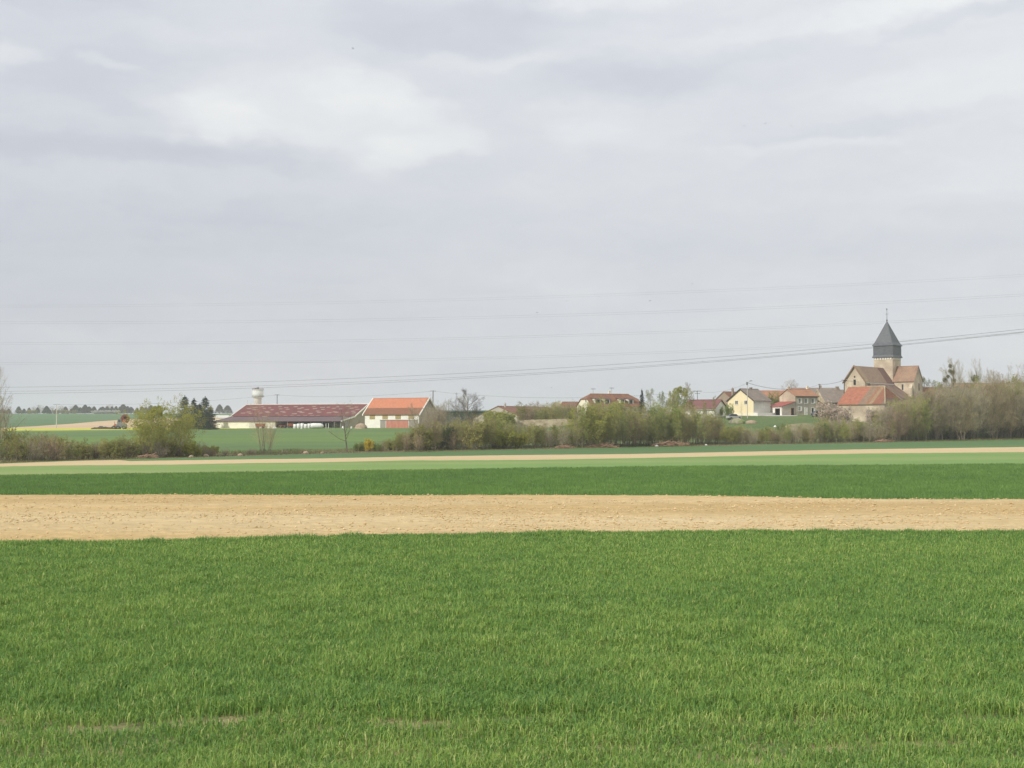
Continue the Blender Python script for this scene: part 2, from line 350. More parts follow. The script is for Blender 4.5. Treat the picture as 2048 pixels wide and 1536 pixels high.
# vegetation
M['bark'] = material('grey_bark', (.20, .17, .13), (.13, .11, .09), 2, objrand=.6)
M['bark_pale'] = material('pale_bark', (.27, .235, .175), (.20, .175, .135), 2, objrand=.5)
M['twig_grey'] = material('grey_twigs', (.39, .345, .25), (.30, .265, .195), 1, objrand=.6)
M['twig_red'] = material('reddish_twigs', (.41, .33, .205), (.32, .255, .16), 1, objrand=.6)
M['twig_olive'] = material('olive_twigs', (.35, .34, .15), (.28, .27, .13), 1, objrand=.5)
M['twig_dark'] = material('dark_twigs', (.12, .105, .085), (.09, .08, .065), 1, objrand=.4)
M['bud'] = material('spring_buds', (.36, .36, .11), (.27, .28, .09), 1, objrand=.8, translucent=.25)
M['budgreen'] = material('fresh_green_leaves', (.25, .31, .09), (.18, .24, .07), 1, objrand=.6, translucent=.25)
M['willow'] = material('willow_leaves', (.38, .38, .07), (.29, .31, .065), .6, objrand=.3, translucent=.3)
M['ivy'] = material('ivy_leaves', (.10, .13, .055), (.12, .15, .06), .8, objrand=.5)
M['blossom'] = material('pale_blossom', (.56, .46, .40), (.46, .36, .30), .8, objrand=.3)
M['whiteblossom'] = material('white_blossom', (.62, .63, .60), (.48, .52, .46), .5)
M['mistle'] = material('mistletoe_leaves', (.13, .13, .03), (.085, .09, .025), 1)
M['conifer'] = material('spruce_needles', (.024, .044, .024), (.034, .055, .030), .7, objrand=.4)
M['forsythia'] = material('yellow_flowers', (.60, .46, .04), (.48, .38, .05), 1)
# ------------------------------------------------------------------ terrain
_Y = np.arange(0, 3201, 1.0)
def smooth_table(t, k):
    a = np.interp(_Y, [p[0] for p in t], [p[1] for p in t])
    for w_ in (k, k):
        kk = np.ones(2 * w_ + 1) / (2 * w_ + 1); a2 = np.convolve(np.pad(a, w_, mode='edge'), kk, 'valid')
        bl = np.clip((_Y - 10) / 20, 0, 1); a = a * (1 - bl) + a2 * bl
    return a
LT = smooth_table([(0, -1.6), (5, -2.35), (13, -3.43), (45, -3.85), (75, -4.0), (125, -4.3), (190, -4.75), (225, -4.9), (260, -4.5), (400, -2.3), (520, -.55), (560, -.25), (600, 0.0), (1000, 5.4), (1500, 15.2), (1600, 15.8), (2000, 12), (3200, 5)], 7)
RT = smooth_table([(0, -1.6), (5, -2.35), (13, -3.43), (45, -3.85), (75, -4.0), (125, -4.3), (190, -4.75), (240, -4.9), (318, -4.7), (332, -3.9), (350, -0.2), (364, 1.9), (380, 2.4), (450, 3.3), (600, 4), (1500, 9), (2000, 8), (3200, 5)], 4)
def G(x, Y):
    x = np.asarray(x, float); Y = np.asarray(Y, float)
    Yc = np.clip(Y, 0, 3200); t = x / np.maximum(Y, 1.0)
    s = np.clip((t + .02) / .145, 0, 1); s = s * s * (3 - 2 * s)
    z = np.interp(Yc, _Y, LT) * (1 - s) + np.interp(Yc, _Y, RT) * s
    r = np.clip(Y / 150, 0, 1); z = z + .008 * np.clip(x, -260, 260) * r * r * (3 - 2 * r)
    z = z + np.clip((Y - 240) / 60, 0, 1) * .35 * (fbm(x / 22, Y / 22, 2, 5) - .5)
    return z
def gz(x, Y): return float(G(np.array([x]), np.array([Y]))[0])
def proj_y(z, Y):   # photo row of a point at height z, depth Y
    a = z / Y
    return CY - F * np.tan(np.arctan(a) - TH)
_mY = np.concatenate([np.arange(3, 120, .1), np.arange(120, 700, .5), np.arange(700, 1590, 2.0)])
_cache = {}
def ground_depth(px, py):
    """depth at which the line of sight through photo point (px,py) meets the ground"""
    u = (px - CX) / F
    if u not in _cache:
        z = G(u * 1.001 * _mY, _mY); p = proj_y(z, _mY); _cache[u] = np.minimum.accumulate(p)
    p = _cache[u]
    i = int(np.argmax(p <= py))
    if p[i] > py: return float(_mY[-1])
    if i == 0: return float(_mY[0])
    f = (p[i - 1] - py) / max(p[i - 1] - p[i], 1e-6)
    return float(_mY[i - 1] + f * (_mY[i] - _mY[i - 1]))
B = {
 1: [(0, 1089), (234, 1088), (700, 1075), (1050, 1071), (1348, 1067), (1700, 1066), (2048, 1067)],
 2: [(0, 990), (350, 989), (700, 991), (1050, 990), (1350, 991), (1500, 993), (1700, 998), (2048, 999)],
 3: [(0, 952), (350, 947), (700, 942), (1050, 937), (1350, 933), (1700, 931), (2048, 928)],
 4: [(0, 933), (160, 930.5), (320, 929.5), (512, 926), (640, 924.5), (800, 921), (1040, 920), (1260, 916.5), (1580, 909.5), (1728, 907), (2048, 904)],
 5: [(0, 927.5), (160, 921.5), (240, 920), (262, 922), (512, 918.5), (640, 917), (800, 913.5), (1040, 910), (1260, 908), (1580, 901.5), (1728, 898.5), (2048, 894)],
 6: [(0, 926.5), (160, 921), (240, 919.5), (262, 918.5), (400, 915), (530, 911), (700, 906), (860, 904), (1000, 900), (1260, 895), (1500, 890), (1728, 886), (2048, 879)],
 7: [(0, 910), (250, 909), (500, 904), (700, 900), (850, 896), (1000, 893), (1260, 889), (1500, 885), (1728, 881), (2048, 874)],
 8: [(0, 862), (160, 860.5), (300, 859.5), (450, 857.5), (700, 855), (2048, 840)],
 9: [(0, 859), (20, 856.5), (150, 856.5), (300, 855.5), (450, 855), (700, 852), (2048, 838)],
 10: [(0, 856), (70, 852.5), (145, 847.5), (200, 842.5), (280, 837.5), (440, 832), (700, 830), (2048, 830)],
}
ts = np.concatenate([np.linspace(-1.3, -.46, 22)[:-1], np.linspace(-.46, .46, 461), np.linspace(.46, 1.3, 22)[1:]])
pxs = CX + F * ts / 1.001
def bdepth(k):
    xs = [p[0] for p in B[k]]; ys = [p[1] for p in B[k]]
    d = []
    for px in pxs:
        q = min(max(px, -150), 2200)
        if k >= 8: q = min(q, 470)
        y = np.interp(q, xs, ys)
        if q < xs[0]: y = ys[0] + (ys[1] - ys[0]) / (xs[1] - xs[0]) * (q - xs[0])
        if q > xs[-1]: y = ys[-1] + (ys[-1] - ys[-2]) / (xs[-1] - xs[-2]) * (q - xs[-1])
        d.append(ground_depth(q, y))
    return np.array(d)
BD = {k: bdepth(k) for k in B}
for a_, b_ in zip(range(1, 10), range(2, 11)): BD[b_] = np.maximum(BD[b_], BD[a_] + .05)
_rr = np.linspace(-.46, .46, 461)
for k, am in ((3, .006), (4, .006), (5, .005), (6, .012), (2, .002)):
    BD[k] = BD[k] * (1 + am * (fbm(ts * 160, ts * 0 + k * 3.3, 3, 60 + k) - .5) * 2)
# field edges run on in straight lines outside the picture
for k in BD:
    d = BD[k]; core = np.abs(ts) <= .44
    for side in (-1, 1):
        idx = np.where((ts * side) > .44)[0]; near = np.where(core)[0]
        e = near[-1] if side > 0 else near[0]; g = near[-40] if side > 0 else near[39]
        x1, y1 = ts[e] * d[e], d[e]; x0, y0 = ts[g] * d[g], d[g]; sl_ = (y1 - y0) / (x1 - x0)
        sl_ = max(-.25, min(.25, sl_))
        for i in idx: d[i] = max((y1 - sl_ * x1) / (1 - sl_ * ts[i]), 3)
for a_, b_ in zip(range(1, 10), range(2, 11)): BD[b_] = np.maximum(BD[b_], BD[a_] + .05)
def strip(name, D0, D1, rows, mat, kind='structure', rel=None, lin=False, cols=None):
    tt = ts if cols is None else cols
    if cols is not None: D0 = np.interp(tt, ts, D0); D1 = np.interp(tt, ts, D1)
    s = np.linspace(0, 1, rows + 1)[:, None]
    Yg = D0[None, :] * (D1 / D0)[None, :] ** s if not lin else D0[None, :] + (D1 - D0)[None, :] * s
    X = Yg * tt[None, :]; Z = G(X, Yg)
    if rel is not None: Z = Z + rel(X, Yg) * np.clip(np.minimum(s, 1 - s) * rows / 3, 0, 1)
    v = np.stack([X, Yg, Z], -1).reshape(-1, 3); nc = len(tt)
    i = np.arange(rows)[:, None] * nc + np.arange(nc - 1)[None, :]
    q = np.stack([i, i + 1, i + 1 + nc, i + nc], -1).reshape(-1, 4)
    o = link(np_mesh(name, v, quads=q, mat=M[mat], smooth=True), name); tag(o, kind=kind); return o
def soil_relief(X, Y):
    z = .06 * (fbm(X / .9, Y / .8, 3, 11) - .5) + .17 * np.maximum(fbm(X / .30, Y / .26, 2, 17) - .58, 0) + .028 * np.sin((Y - .06 * X) * 2 * math.pi / .9 + .6 * vnoise(X / 5, Y / 3, 4))
    return z
near = np.full(len(ts), 0.4)
strip('wheat_ground', near, BD[1], 60, 'wheat_soil')
strip('ploughed_field', BD[1], BD[2], 190, 'soil', rel=soil_relief, cols=np.concatenate([np.linspace(-1.3, -.46, 40)[:-1], np.linspace(-.46, .46, 700), np.linspace(.46, 1.3, 40)[1:]]))
strip('dark_wheat_field', BD[2], BD[3], 40, 'field_dark')
strip('pale_green_field', BD[3], BD[4], 24, 'field_light')
strip('sandy_field_strip', BD[4], BD[5], 12, 'sand')
strip('far_wheat_strip', BD[5], BD[6], 12, 'field_far')
strip('rough_grass_margin', BD[6], BD[7], 14, 'scrub_ground')
# beyond the hedge: the sloping wheat on the left passes into the village meadow on the right
cut = int(np.argmin(np.abs(ts - (-.045))))
def part_strip(name, a, b, k0, k1, rows, mat):
    global ts
    keep = ts; ts = ts[a:b]; strip(name, BD[k0][a:b], BD[k1][a:b], rows, mat); ts = keep
part_strip('sloping_wheat_field', 0, cut + 1, 7, 8, 60, 'field_left')
part_strip('village_meadow', cut, len(ts), 7, 8, 90, 'meadow')
part_strip('rape_field', 0, cut + 1, 8, 9, 6, 'rape')
part_strip('village_meadow', cut, len(ts), 8, 9, 6, 'meadow')
part_strip('tilled_hillside', 0, cut + 1, 9, 10, 20, 'tan')
part_strip('village_meadow', cut, len(ts), 9, 10, 12, 'meadow')
strip('far_hill', BD[10], np.full(len(ts), 3000.0), 30, 'hill_grass')
# ground behind and beside the camera
a_ = np.linspace(math.atan(1.3), 2 * math.pi - math.atan(1.3), 61); r_ = np.concatenate([[.25], np.geomspace(1, 2500, 34)])
AA, RR = np.meshgrid(a_, r_); X_ = RR * np.sin(AA); Y_ = RR * np.cos(AA)
e_ = np.cos(math.atan(1.3)); Zg = np.where(RR < 1500, np.interp(RR * e_, _Y, LT), 8.0)
i_ = np.arange(len(r_) - 1)[:, None] * 61 + np.arange(60)[None, :]
o = link(np_mesh('meadow', np.stack([X_, Y_, Zg], -1).reshape(-1, 3), quads=np.stack([i_, i_ + 61, i_ + 62, i_ + 1], -1).reshape(-1, 4), mat=M['meadow'], smooth=True), 'meadow'); tag(o, kind='structure')

# bare soil on the village bank
def patch(name, px0, px1, py0, py1, mat, seed, up=.06, nx=26, ny=14):
    v = []; f = []
    us = np.linspace(-1, 1, nx); 
    cx, cy = (px0 + px1) / 2, (py0 + py1) / 2
    for j in range(ny + 1):
        for i in range(nx):
            a = 2 * math.pi * i / nx; rr = j / ny * (1 + .35 * (float(vnoise(math.cos(a) * 2 + 5, math.sin(a) * 2 + 5, seed)) - .5))
            px = cx + math.cos(a) * rr * (px1 - px0) / 2; py = cy + math.sin(a) * rr * (py1 - py0) / 2
            D = ground_depth(round(px, 1), py); x = (px - CX) / F * D; v.append((x, D, gz(x, D) + up))
    for j in range(ny):
        for i in range(nx): f.append((j * nx + i, j * nx + (i + 1) % nx, (j + 1) * nx + (i + 1) % nx, (j + 1) * nx + i))
    me = bpy.data.meshes.new(name); me.from_pydata(v, [], f); me.materials.append(M[mat]); me.polygons.foreach_set('use_smooth', [True] * len(f))
    return tag(link(me, name), kind='structure')
patch('bare_bank', 1562, 1652, 847, 862, 'bank', 3)
patch('garden_path', 1500, 1600, 830.5, 832.5, 'concrete', 4, up=.05)

# ------------------------------------------------------------------ wheat blades (uncountable)
rs = np.random.RandomState(7)
def scatter(n, k0, k1, d0=None, tmax=.44):
    """points spread over a field, denser towards the camera"""
    t = rs.uniform(-tmax, tmax, n); lo = np.interp(t, ts, BD[k0]) if k0 else np.full(n, d0); hi = np.interp(t, ts, BD[k1])
    Y = lo + (hi - lo) * rs.uniform(0, 1, n) ** 1.0
    return t * Y, Y
def blades(name, x, Y, h, wd, tint, mat, lab, cat, seg2=True, lean=.55):
    n = len(x); z = G(x, Y) - .01; a = rs.uniform(0, 2 * math.pi, n) ; l = h * rs.uniform(.7, 1.15, n)
    b = rs.uniform(.05, lean, n) ; k3 = rs.uniform(0, 1, n) < .3; b = np.where(k3 & seg2, b + .45, b)
    dx = np.cos(a) + .15; dy = np.sin(a) - .05; nn = np.hypot(dx, dy) + 1e-6; dx /= nn; dy /= nn
    wx, wy = -dy * wd / 2, dx * wd / 2
    tw = rs.uniform(-1.2, 1.2, n); c_, s_ = np.cos(tw), np.sin(tw); wx, wy = wx * c_ - wy * s_, wx * s_ + wy * c_
    p0 = np.stack([x, Y, z], -1); W = np.stack([wx, wy, 0 * wx], -1)
    p1 = p0 + np.stack([dx * l * b * .35, dy * l * b * .35, l * .62], -1)
    p2 = p0 + np.stack([dx * l * b * 1.15, dy * l * b * 1.15, l * (1.02 - .45 * b * b - .25 * b)], -1)
    i = np.arange(n)[:, None]
    if seg2:
        v = np.stack([p0 - W * .8, p0 + W * .8, p1 + W, p1 - W, p2], 1).reshape(-1, 3)
        me = np_mesh(name, v, quads=i * 5 + np.array([[0, 1, 2, 3]]), tris=i * 5 + np.array([[3, 2, 4]]), mat=mat, attrs={'tint': np.repeat(tint, 5)})
    else:
        v = np.stack([p0 - W, p0 + W, p2], 1).reshape(-1, 3)
        me = np_mesh(name, v, tris=i * 3 + np.array([[0, 1, 2]]), mat=mat, attrs={'tint': np.repeat(tint, 3)})
    return tag(link(me, name), lab, cat, kind='stuff')
# near field
n = 960000
u = rs.uniform(0, 1, n)
nr = 10.5; Y = nr * (52.0 / nr) ** (u ** .80); x = rs.uniform(-1, 1, n) * (.41 * Y + 8)
k_ = Y < np.interp(x / Y, ts, BD[1]) - .05; x, Y = x[k_], Y[k_]; n = len(x)
# drill rows with a narrow bare line, thin patches
big = fbm(x / 2.2, Y / 2.2, 3, 21); lines = np.exp(-((Y - (15.05 + .05 * x + .25 * np.sin(x * 1.7))) / .22) ** 2) * np.clip((vnoise(x * 1.1, Y * .2, 9) - .25) * 3, 0, 1)
lines2 = np.exp(-((Y - (13.6 + .03 * x)) / .28) ** 2) * np.clip((vnoise(x * .9 + 7, Y * .2, 19) - .45) * 3, 0, 1)
patchy = np.clip((.40 - fbm(x / 1.1 + 9, Y / .5, 2, 33)) * 5, 0, 1) * np.clip((16.0 - Y) / 2.0, 0, 1)
keep = rs.uniform(0, 1, n) > np.clip(.80 * lines + .45 * lines2 + .6 * patchy, 0, .96)
x, Y, big = x[keep], Y[keep], big[keep]; n = len(x)
tuft = fbm(x / .45, Y / .6, 2, 31)
h = .160 + .17 * (tuft - .38) + .07 * (big - .5); h = h * np.where(Y < 15.3, .78, 1)
wd = .0105 + .00030 * (Y - 12)
tint = .50 + .24 * (fbm(x / 4 + 3, Y / 4, 3, 41) - .5) + .32 * (tuft - .5) + rs.normal(0, .22, n)
tint = np.where(rs.uniform(0, 1, n) < .012, .97, np.clip(tint, 0, .9))
tint = np.where((Y < 15.6) & (rs.uniform(0, 1, n) < .3), np.minimum(tint + .15, .93), tint)
M['blade'] = blade_material('wheat_leaf', [(0, (.098, .208, .062)), (.35, (.145, .278, .066)), (.62, (.212, .348, .074)), (.86, (.325, .46, .105)), (.96, (.52, .52, .22))])
blades('young_wheat', x, Y, h, wd, tint, M['blade'], 'bright green young wheat filling the whole foreground', 'wheat')
# edge fringe, taller plants standing against the soil
n = 20000; t = rs.uniform(-.62, .62, n); Y = np.interp(t, ts, BD[1]) - rs.uniform(0, 1.2, n); x = t * Y
tu = np.clip((vnoise(x * 1.3, Y * 0, 77) - .3) * 1.6, .2, 1)
blades('young_wheat_edge', x, Y, .15 + .13 * tu, .016 + 0 * x, np.clip(rs.normal(.4, .15, n), 0, .9), M['blade'], 'row of taller wheat plants along the edge of the bare soil', 'wheat')
# second wheat field
n = 400000; t = rs.uniform(-.54, .54, n); lo = np.interp(t, ts, BD[2]); hi = np.interp(t, ts, BD[3]); u = rs.uniform(0, 1, n)
Y = lo * (hi / lo) ** (u ** .9); x = t * Y
M['blade2'] = blade_material('dark_wheat_leaf', [(0, (.10, .19, .060)), (.4, (.14, .25, .064)), (.75, (.165, .29, .068)), (.97, (.25, .37, .10))])
tint = np.clip(.46 + .45 * (fbm(x / 8, Y / 10, 3, 51) - .5) + .5 * (vnoise(x / .8, Y / 1.2, 61) - .5) + rs.normal(0, .12, n), 0, 1)
blades('dark_young_wheat', x, Y, .20 + .10 * (vnoise(x / 1.1, Y / 1.5, 71) - .5), .03 + .0003 * (Y - 70), tint, M['blade2'], 'darker green wheat beyond the bare soil strip', 'wheat', seg2=False, lean=.5)
# clods on the tilled soil
n = 70000; t = rs.uniform(-.58, .58, n); lo = np.interp(t, ts, BD[1]) - .3; hi = np.interp(t, ts, BD[2]) + .2; Y = lo * (hi / lo) ** rs.uniform(0, 1, n); x = t * Y
den = fbm(x / 7, Y / 3, 3, 81); k_ = (rs.uniform(0, 1, n) < np.clip((den - .33) * 3.2, .08, 1)); x, Y = x[k_], Y[k_]; n = len(x)
r = .016 + .05 * rs.uniform(0, 1, n) ** 4 + .035 * (rs.uniform(0, 1, n) < .03)
oc = np.array([[1, 0, 0], [0, 1, 0], [-1, 0, 0], [0, -1, 0], [0, 0, .7], [0, 0, -.5]]); ft = np.array([[0, 1, 4], [1, 2, 4], [2, 3, 4], [3, 0, 4], [1, 0, 5], [2, 1, 5], [3, 2, 5], [0, 3, 5]])
v = oc[None] * r[:, None, None] * rs.uniform(.6, 1.4, (n, 6, 1)); an = rs.uniform(0, 6.28, n)[:, None]
vx = v[:, :, 0] * np.cos(an) - v[:, :, 1] * np.sin(an); vy = v[:, :, 0] * np.sin(an) + v[:, :, 1] * np.cos(an)
zb = (G(x, Y) + soil_relief(x, Y))[:, None] + r[:, None] * .25
v = np.stack([vx + x[:, None], vy + Y[:, None], v[:, :, 2] + zb], -1).reshape(-1, 3)
tr = (np.arange(n)[:, None, None] * 6 + ft[None]).reshape(-1, 3)
tag(link(np_mesh('soil_clods', v, tris=tr, mat=M['clod']), 'soil_clods'), 'crumbly pale clods scattered over the tilled soil', 'clods', kind='stuff')
# field-side weeds in the rough margin and pale stalks
n = 60000; t = rs.uniform(-.45, .45, n); lo = np.interp(t, ts, BD[6]); hi = np.interp(t, ts, BD[7]) + 8; Y = lo + (hi - lo) * rs.uniform(0, 1, n); x = t * Y
M['dry'] = blade_material('dry_grass_leaf', [(0, (.06, .085, .03)), (.4, (.12, .14, .05)), (.7, (.22, .19, .09)), (.95, (.34, .27, .15))], .2)
blades('rough_grass', x, Y, .22 + .5 * vnoise(x / 6, Y / 6, 91) ** 2, .06 + 0 * x, np.clip(.45 + .9 * (fbm(x / 9, Y / 9, 2, 95) - .5) + rs.normal(0, .2, n), 0, 1), M['dry'], 'strip of rough brownish grass under the hedge', 'grass', seg2=False, lean=.8)
# ------------------------------------------------------------------ buildings
def P_front(u, z, n, L): return (u, -n, z)
def P_left(u, z, n, L): return (-n, u, z)
def P_right(u, z, n, L): return (L + n, u, z)
FACE = {'front': P_front, 'left': P_left, 'right': P_right}
def fbox(mb, face, L, u0, u1, z0, z1, n0, n1, m=0):
    f = FACE[face]; a = f(u0, z0, n0, L); b = f(u1, z1, n1, L)
    mb.box(min(a[0], b[0]), min(a[1], b[1]), min(a[2], b[2]), max(a[0], b[0]), max(a[1], b[1]), max(a[2], b[2]), m)
def window(root, face, L, u, z, w_, h, fm='frame', name='window', label=None, pane='glass', cross=True, sill=True):
    b = MB(); t = .09
    fbox(b, face, L, u, u + t, z, z + h, -.02, .06); fbox(b, face, L, u + w_ - t, u + w_, z, z + h, -.02, .06)
    fbox(b, face, L, u + t, u + w_ - t, z + h - t, z + h, -.02, .06); fbox(b, face, L, u + t, u + w_ - t, z, z + t, -.02, .06)
    if cross: fbox(b, face, L, u + w_ / 2 - .04, u + w_ / 2 + .04, z + t, z + h - t, -.02, .05)
    o = b.build(name, M[fm], root)
    if label: o['label'] = label
    g = MB(); fbox(g, face, L, u + t, u + w_ - t, z + t, z + h - t, -.02, .025); g.build('pane', M[pane], o)
    if sill:
        s_ = MB(); fbox(s_, face, L, u - .08, u + w_ + .08, z - .1, z, -.02, .14); s_.build('sill', M['palegrey'], o)
    return o
def door(root, face, L, u, z, w_, h, mat, name='door', handle=True, label=None, fr='frame'):
    b = MB(); fbox(b, face, L, u, u + w_, z, z + h, -.02, .05); o = b.build(name, M[mat], root)
    if label: o['label'] = label
    f = MB(); fbox(f, face, L, u - .12, u, z, z + h + .12, -.02, .08); fbox(f, face, L, u + w_, u + w_ + .12, z, z + h + .12, -.02, .08); fbox(f, face, L, u, u + w_, z + h, z + h + .12, -.02, .08)
    f.build('door_frame', M[fr], o)
    if handle:
        k = MB(); fbox(k, face, L, u + w_ - .22, u + w_ - .12, z + h * .42, z + h * .42 + .15, .05, .11); k.build('handle', M['darkmetal'], o)
    return o
def chimney(roof, x, y, z0, z1, s=.55, mat='stone', pot=True):
    b = MB(); b.box(x - s / 2, y - s / 2, z0, x + s / 2, y + s / 2, z1); b.box(x - s / 2 - .07, y - s / 2 - .07, z1, x + s / 2 + .07, y + s / 2 + .07, z1 + .12)
    if pot: b.tube([(x, y, z1 + .12), (x, y, z1 + .5)], .13, 6)
    return b.build('chimney', M[mat], roof)
def gable_walls(root, L, W, he, hr, mat, lo=-1.6, xa=0.0, name='wall', yr=None):
    yr = W / 2 if yr is None else yr
    b = MB(); b.prism([(xa, 0, lo), (xa, W, lo), (xa, W, he), (xa, yr, hr), (xa, 0, he)], (L, 0, 0))
    return b.build(name, M[mat], root)
def gable_roof(root, L, W, he, hr, mat, ov=.35, og=.25, hip0=0.0, hip1=0.0, th=.16, name='roof', yr=None, gap=.02):
    yr = W / 2 if yr is None else yr
    sf = (hr - he) / yr; sb = (hr - he) / (W - yr); b = MB(); g = gap
    x0 = -og if not hip0 else -ov; x1 = L + og if not hip1 else L + ov
    ra = x0 if not hip0 else hip0; rb = x1 if not hip1 else L - hip1
    zf = he - ov * sf + g; zb = he - ov * sb + g; zr = hr + g; up = (0, 0, th)
    b.prism([(x0, -ov, zf), (x1, -ov, zf), (rb, yr, zr), (ra, yr, zr)], up)
    b.prism([(x1, W + ov, zb), (x0, W + ov, zb), (ra, yr, zr), (rb, yr, zr)], up)
    if hip0: b.prism([(x0, W + ov, zb), (x0, -ov, zf), (ra, yr, zr)], up)
    if hip1: b.prism([(x1, -ov, zf), (x1, W + ov, zb), (rb, yr, zr)], up)
    r = b.build(name, mat if not isinstance(mat, str) else M[mat], root)
    return r
def ridge_cap(roof, L, yr, hr, mat, a=-.25, b_=None, th=.16):
    m = MB(); m.tube([(a, yr, hr + th + .02), ((b_ if b_ is not None else L + .25), yr, hr + th + .02)], .12, 6); return m.build('ridge', M[mat], roof)
def place(name, label, cat, px, Y, zg, rot, cx=0.0, cy=0.0, group=None):
    """Empty whose local corner (cx,cy) stands at photo column px, depth Y"""
    x = xx(px, Y); c, s = math.cos(rot), math.sin(rot)
    return empty(name, (x - (cx * c - cy * s), Y - (cx * s + cy * c), zg), rot, label, cat, group)
def gutter(root, L, he, ov=.35, mat='palegrey'):
    b = MB(); b.box(-.2, -ov - .12, he - .32, L + .2, -ov - .002, he - .2); return b.build('gutter', M[mat], root)

# ---- big farm shed with patchy dark red roof
rot = R(-19); Y0 = 540
zg = gz(xx(432, Y0), Y0)
L, hw, lw = 57.0, 12.6, 12.4
s_ = empty('livestock_shed', (xx(433, Y0), Y0, zg), rot, 'long low farm shed with dark red roof dotted with pale patches', 'farm shed')
e1 = zz(843, Y0) - zg; e2 = zz(834, Y0 + lw * .85) - zg; e3 = zz(810, Y0 + (lw + hw) * .85) - zg
zb = gz(xx(740, 508), 508) - zg
b = MB()   # closed white front on the left, then the open front
b.box(0, 0, -2, 15.5, .25, e1 - .02); b.build('front_wall', M['white'], s_)
b = MB(); b.box(15.5, .01, -2, 27.5, .25, e1 - .02); b.build('sheet_wall', M['palegrey'], s_)
b = MB()
b.prism([(0, .25, -2), (0, 50, -2), (0, 50, e1), (0, lw + 2 * hw, e2), (0, lw + hw, e3 - .1), (0, lw, e2 - .1), (0, .25, e1 - .1)], (.25, 0, 0))
b.prism([(L - .25, .25, -2), (L - .25, 50, -2), (L - .25, 50, e1), (L - .25, lw + 2 * hw, e2), (L - .25, lw + hw, e3 - .1), (L - .25, lw, e2 - .1), (L - .25, .25, e1 - .1)], (.25, 0, 0))
b.box(.25, 20, -2, L - .25, 20.2, e2 - .3)
b.build('end_wall', M['greydoor'], s_)
b = MB(); b.prism([(-.5, -.6, e1), (L + .5, -.6, e1), (L + .5, lw, e2), (-.5, lw, e2)], (0, 0, .14)); b.build('lower_roof', M['leanroof'], s_)
b = MB(); b.prism([(-.5, lw, e2 + .25), (L + .5, lw, e2 + .25), (L + .5, lw + hw, e3), (-.5, lw + hw, e3)], (0, 0, .14))
b.prism([(L + .5, 50, e1 + .25), (-.5, 50, e1 + .25), (-.5, lw + hw, e3), (L + .5, lw + hw, e3)], (0, 0, .14)); ur = b.build('upper_roof', M['barnred'], s_)
for (xa, xb, ya, za, yb, zb_) in ((-.85, -.52, -.6, e1, lw, e2), (-.85, -.52, lw, e2 + .25, lw + hw, e3), (L + .52, L + .8, -.6, e1, lw, e2), (L + .52, L + .8, lw, e2 + .25, lw + hw, e3)):
    b = MB(); b.prism([(xa, ya, za - .15), (xb, ya, za - .15), (xb, yb, zb_ - .15), (xa, yb, zb_ - .15)], (0, 0, .5)); b.build('barge_board', M['frame'], s_)
b = MB(); b.tube([(-.6, lw + hw, e3 + .2), (L + .6, lw + hw, e3 + .2)], .17, 6); b.build('ridge', M['frame'], ur)
rr = random.Random(5); sl = (e3 - e2 - .25) / hw
def rlight(x, v, w_=1.7, h=1.0):
    y0 = lw + v; b = MB()
    b.prism([(x, y0, e2 + .25 + v * sl + .152), (x + w_, y0, e2 + .25 + v * sl + .152), (x + w_, y0 + h, e2 + .25 + (v + h) * sl + .152), (x, y0 + h, e2 + .25 + (v + h) * sl + .152)], (0, 0, .03)); return b
for g in range(7):
    gx = 2.0 + g * 8.1
    for k, (dx, dv) in enumerate(((0, 7.6), (1.9, 8.8), (3.9, 6.6), (5.7, 9.3), (2.3, 4.2), (4.2, 2.9), (.4, 2.3))):
        x = gx + dx + rr.uniform(-.5, .5)
        if x < L - 2: rlight(x, min(max(dv + rr.uniform(-.5, .5), .4), hw - 1.3), rr.uniform(1.4, 2.4), .95).build('roof_panel', M['rooflight'], ur)
for k in range(6): rlight(24 + k * 3.1 + rr.uniform(-.4, .4), .25, 1.8, .4).build('roof_panel', M['rooflight'], ur)
for k in range(7):
    x = 27.6 + k * 5.3
    b = MB(); b.box(x, .02, -2, x + .3, .3, e1 - .02); b.build('post', M['greymetal'], s_)

# ---- orange roofed barn
rot = R(-28); Yr = 495
L, W = 24.8, 13.0
xg = xx(838, Yr - 0); zg = gz(xg, Yr) + .1
s_ = place('orange_roofed_barn', 'white barn with two-tone orange and brown roof beside the long shed', 'barn', 838, Yr, zg, rot, cx=L)
he = zz(827, Yr) - zg; hr = zz(797, Yr + 9) - zg
gable_walls(s_, L, W, he, hr, 'white')
b = MB(); b.prism([(L + .01, .05, -1.5), (L + .01, W - .05, -1.5), (L + .01, W - .05, he), (L + .01, W / 2, hr - .05), (L + .01, .05, he)], (.06, 0, 0)); b.build('gable_facing', M['greydoor'], s_)  # thin grey sheet over the white right gable
mt = banded('two_tone_tiles', [(0, (.22, .105, .065)), ((hr - he) * .40 + he, (.49, .195, .115))], axis='Z', scale=1.2)
rf = gable_roof(s_, L, W, he, hr, mt, ov=.55, og=.5); ridge_cap(rf, L, W / 2, hr, 'orange')
sf = (hr - he) / (W / 2)
for x0 in (L + .52, -.9):
    b = MB(); b.prism([(x0, -.65, he - .65 * sf - .15), (x0 + .38, -.65, he - .65 * sf - .15), (x0 + .38, W / 2, hr - .15), (x0, W / 2, hr - .15)], (0, 0, .5)); b.build('barge_board', M['frame'], s_)
b = MB(); b.prism([(L + .52, W + 1, he - 1.0 * sf - .15), (L + .9, W + 1, he - 1.0 * sf - .15), (L + .9, W / 2, hr - .15), (L + .52, W / 2, hr - .15)], (0, 0, .5)); b.build('barge_board', M['frame'], s_)
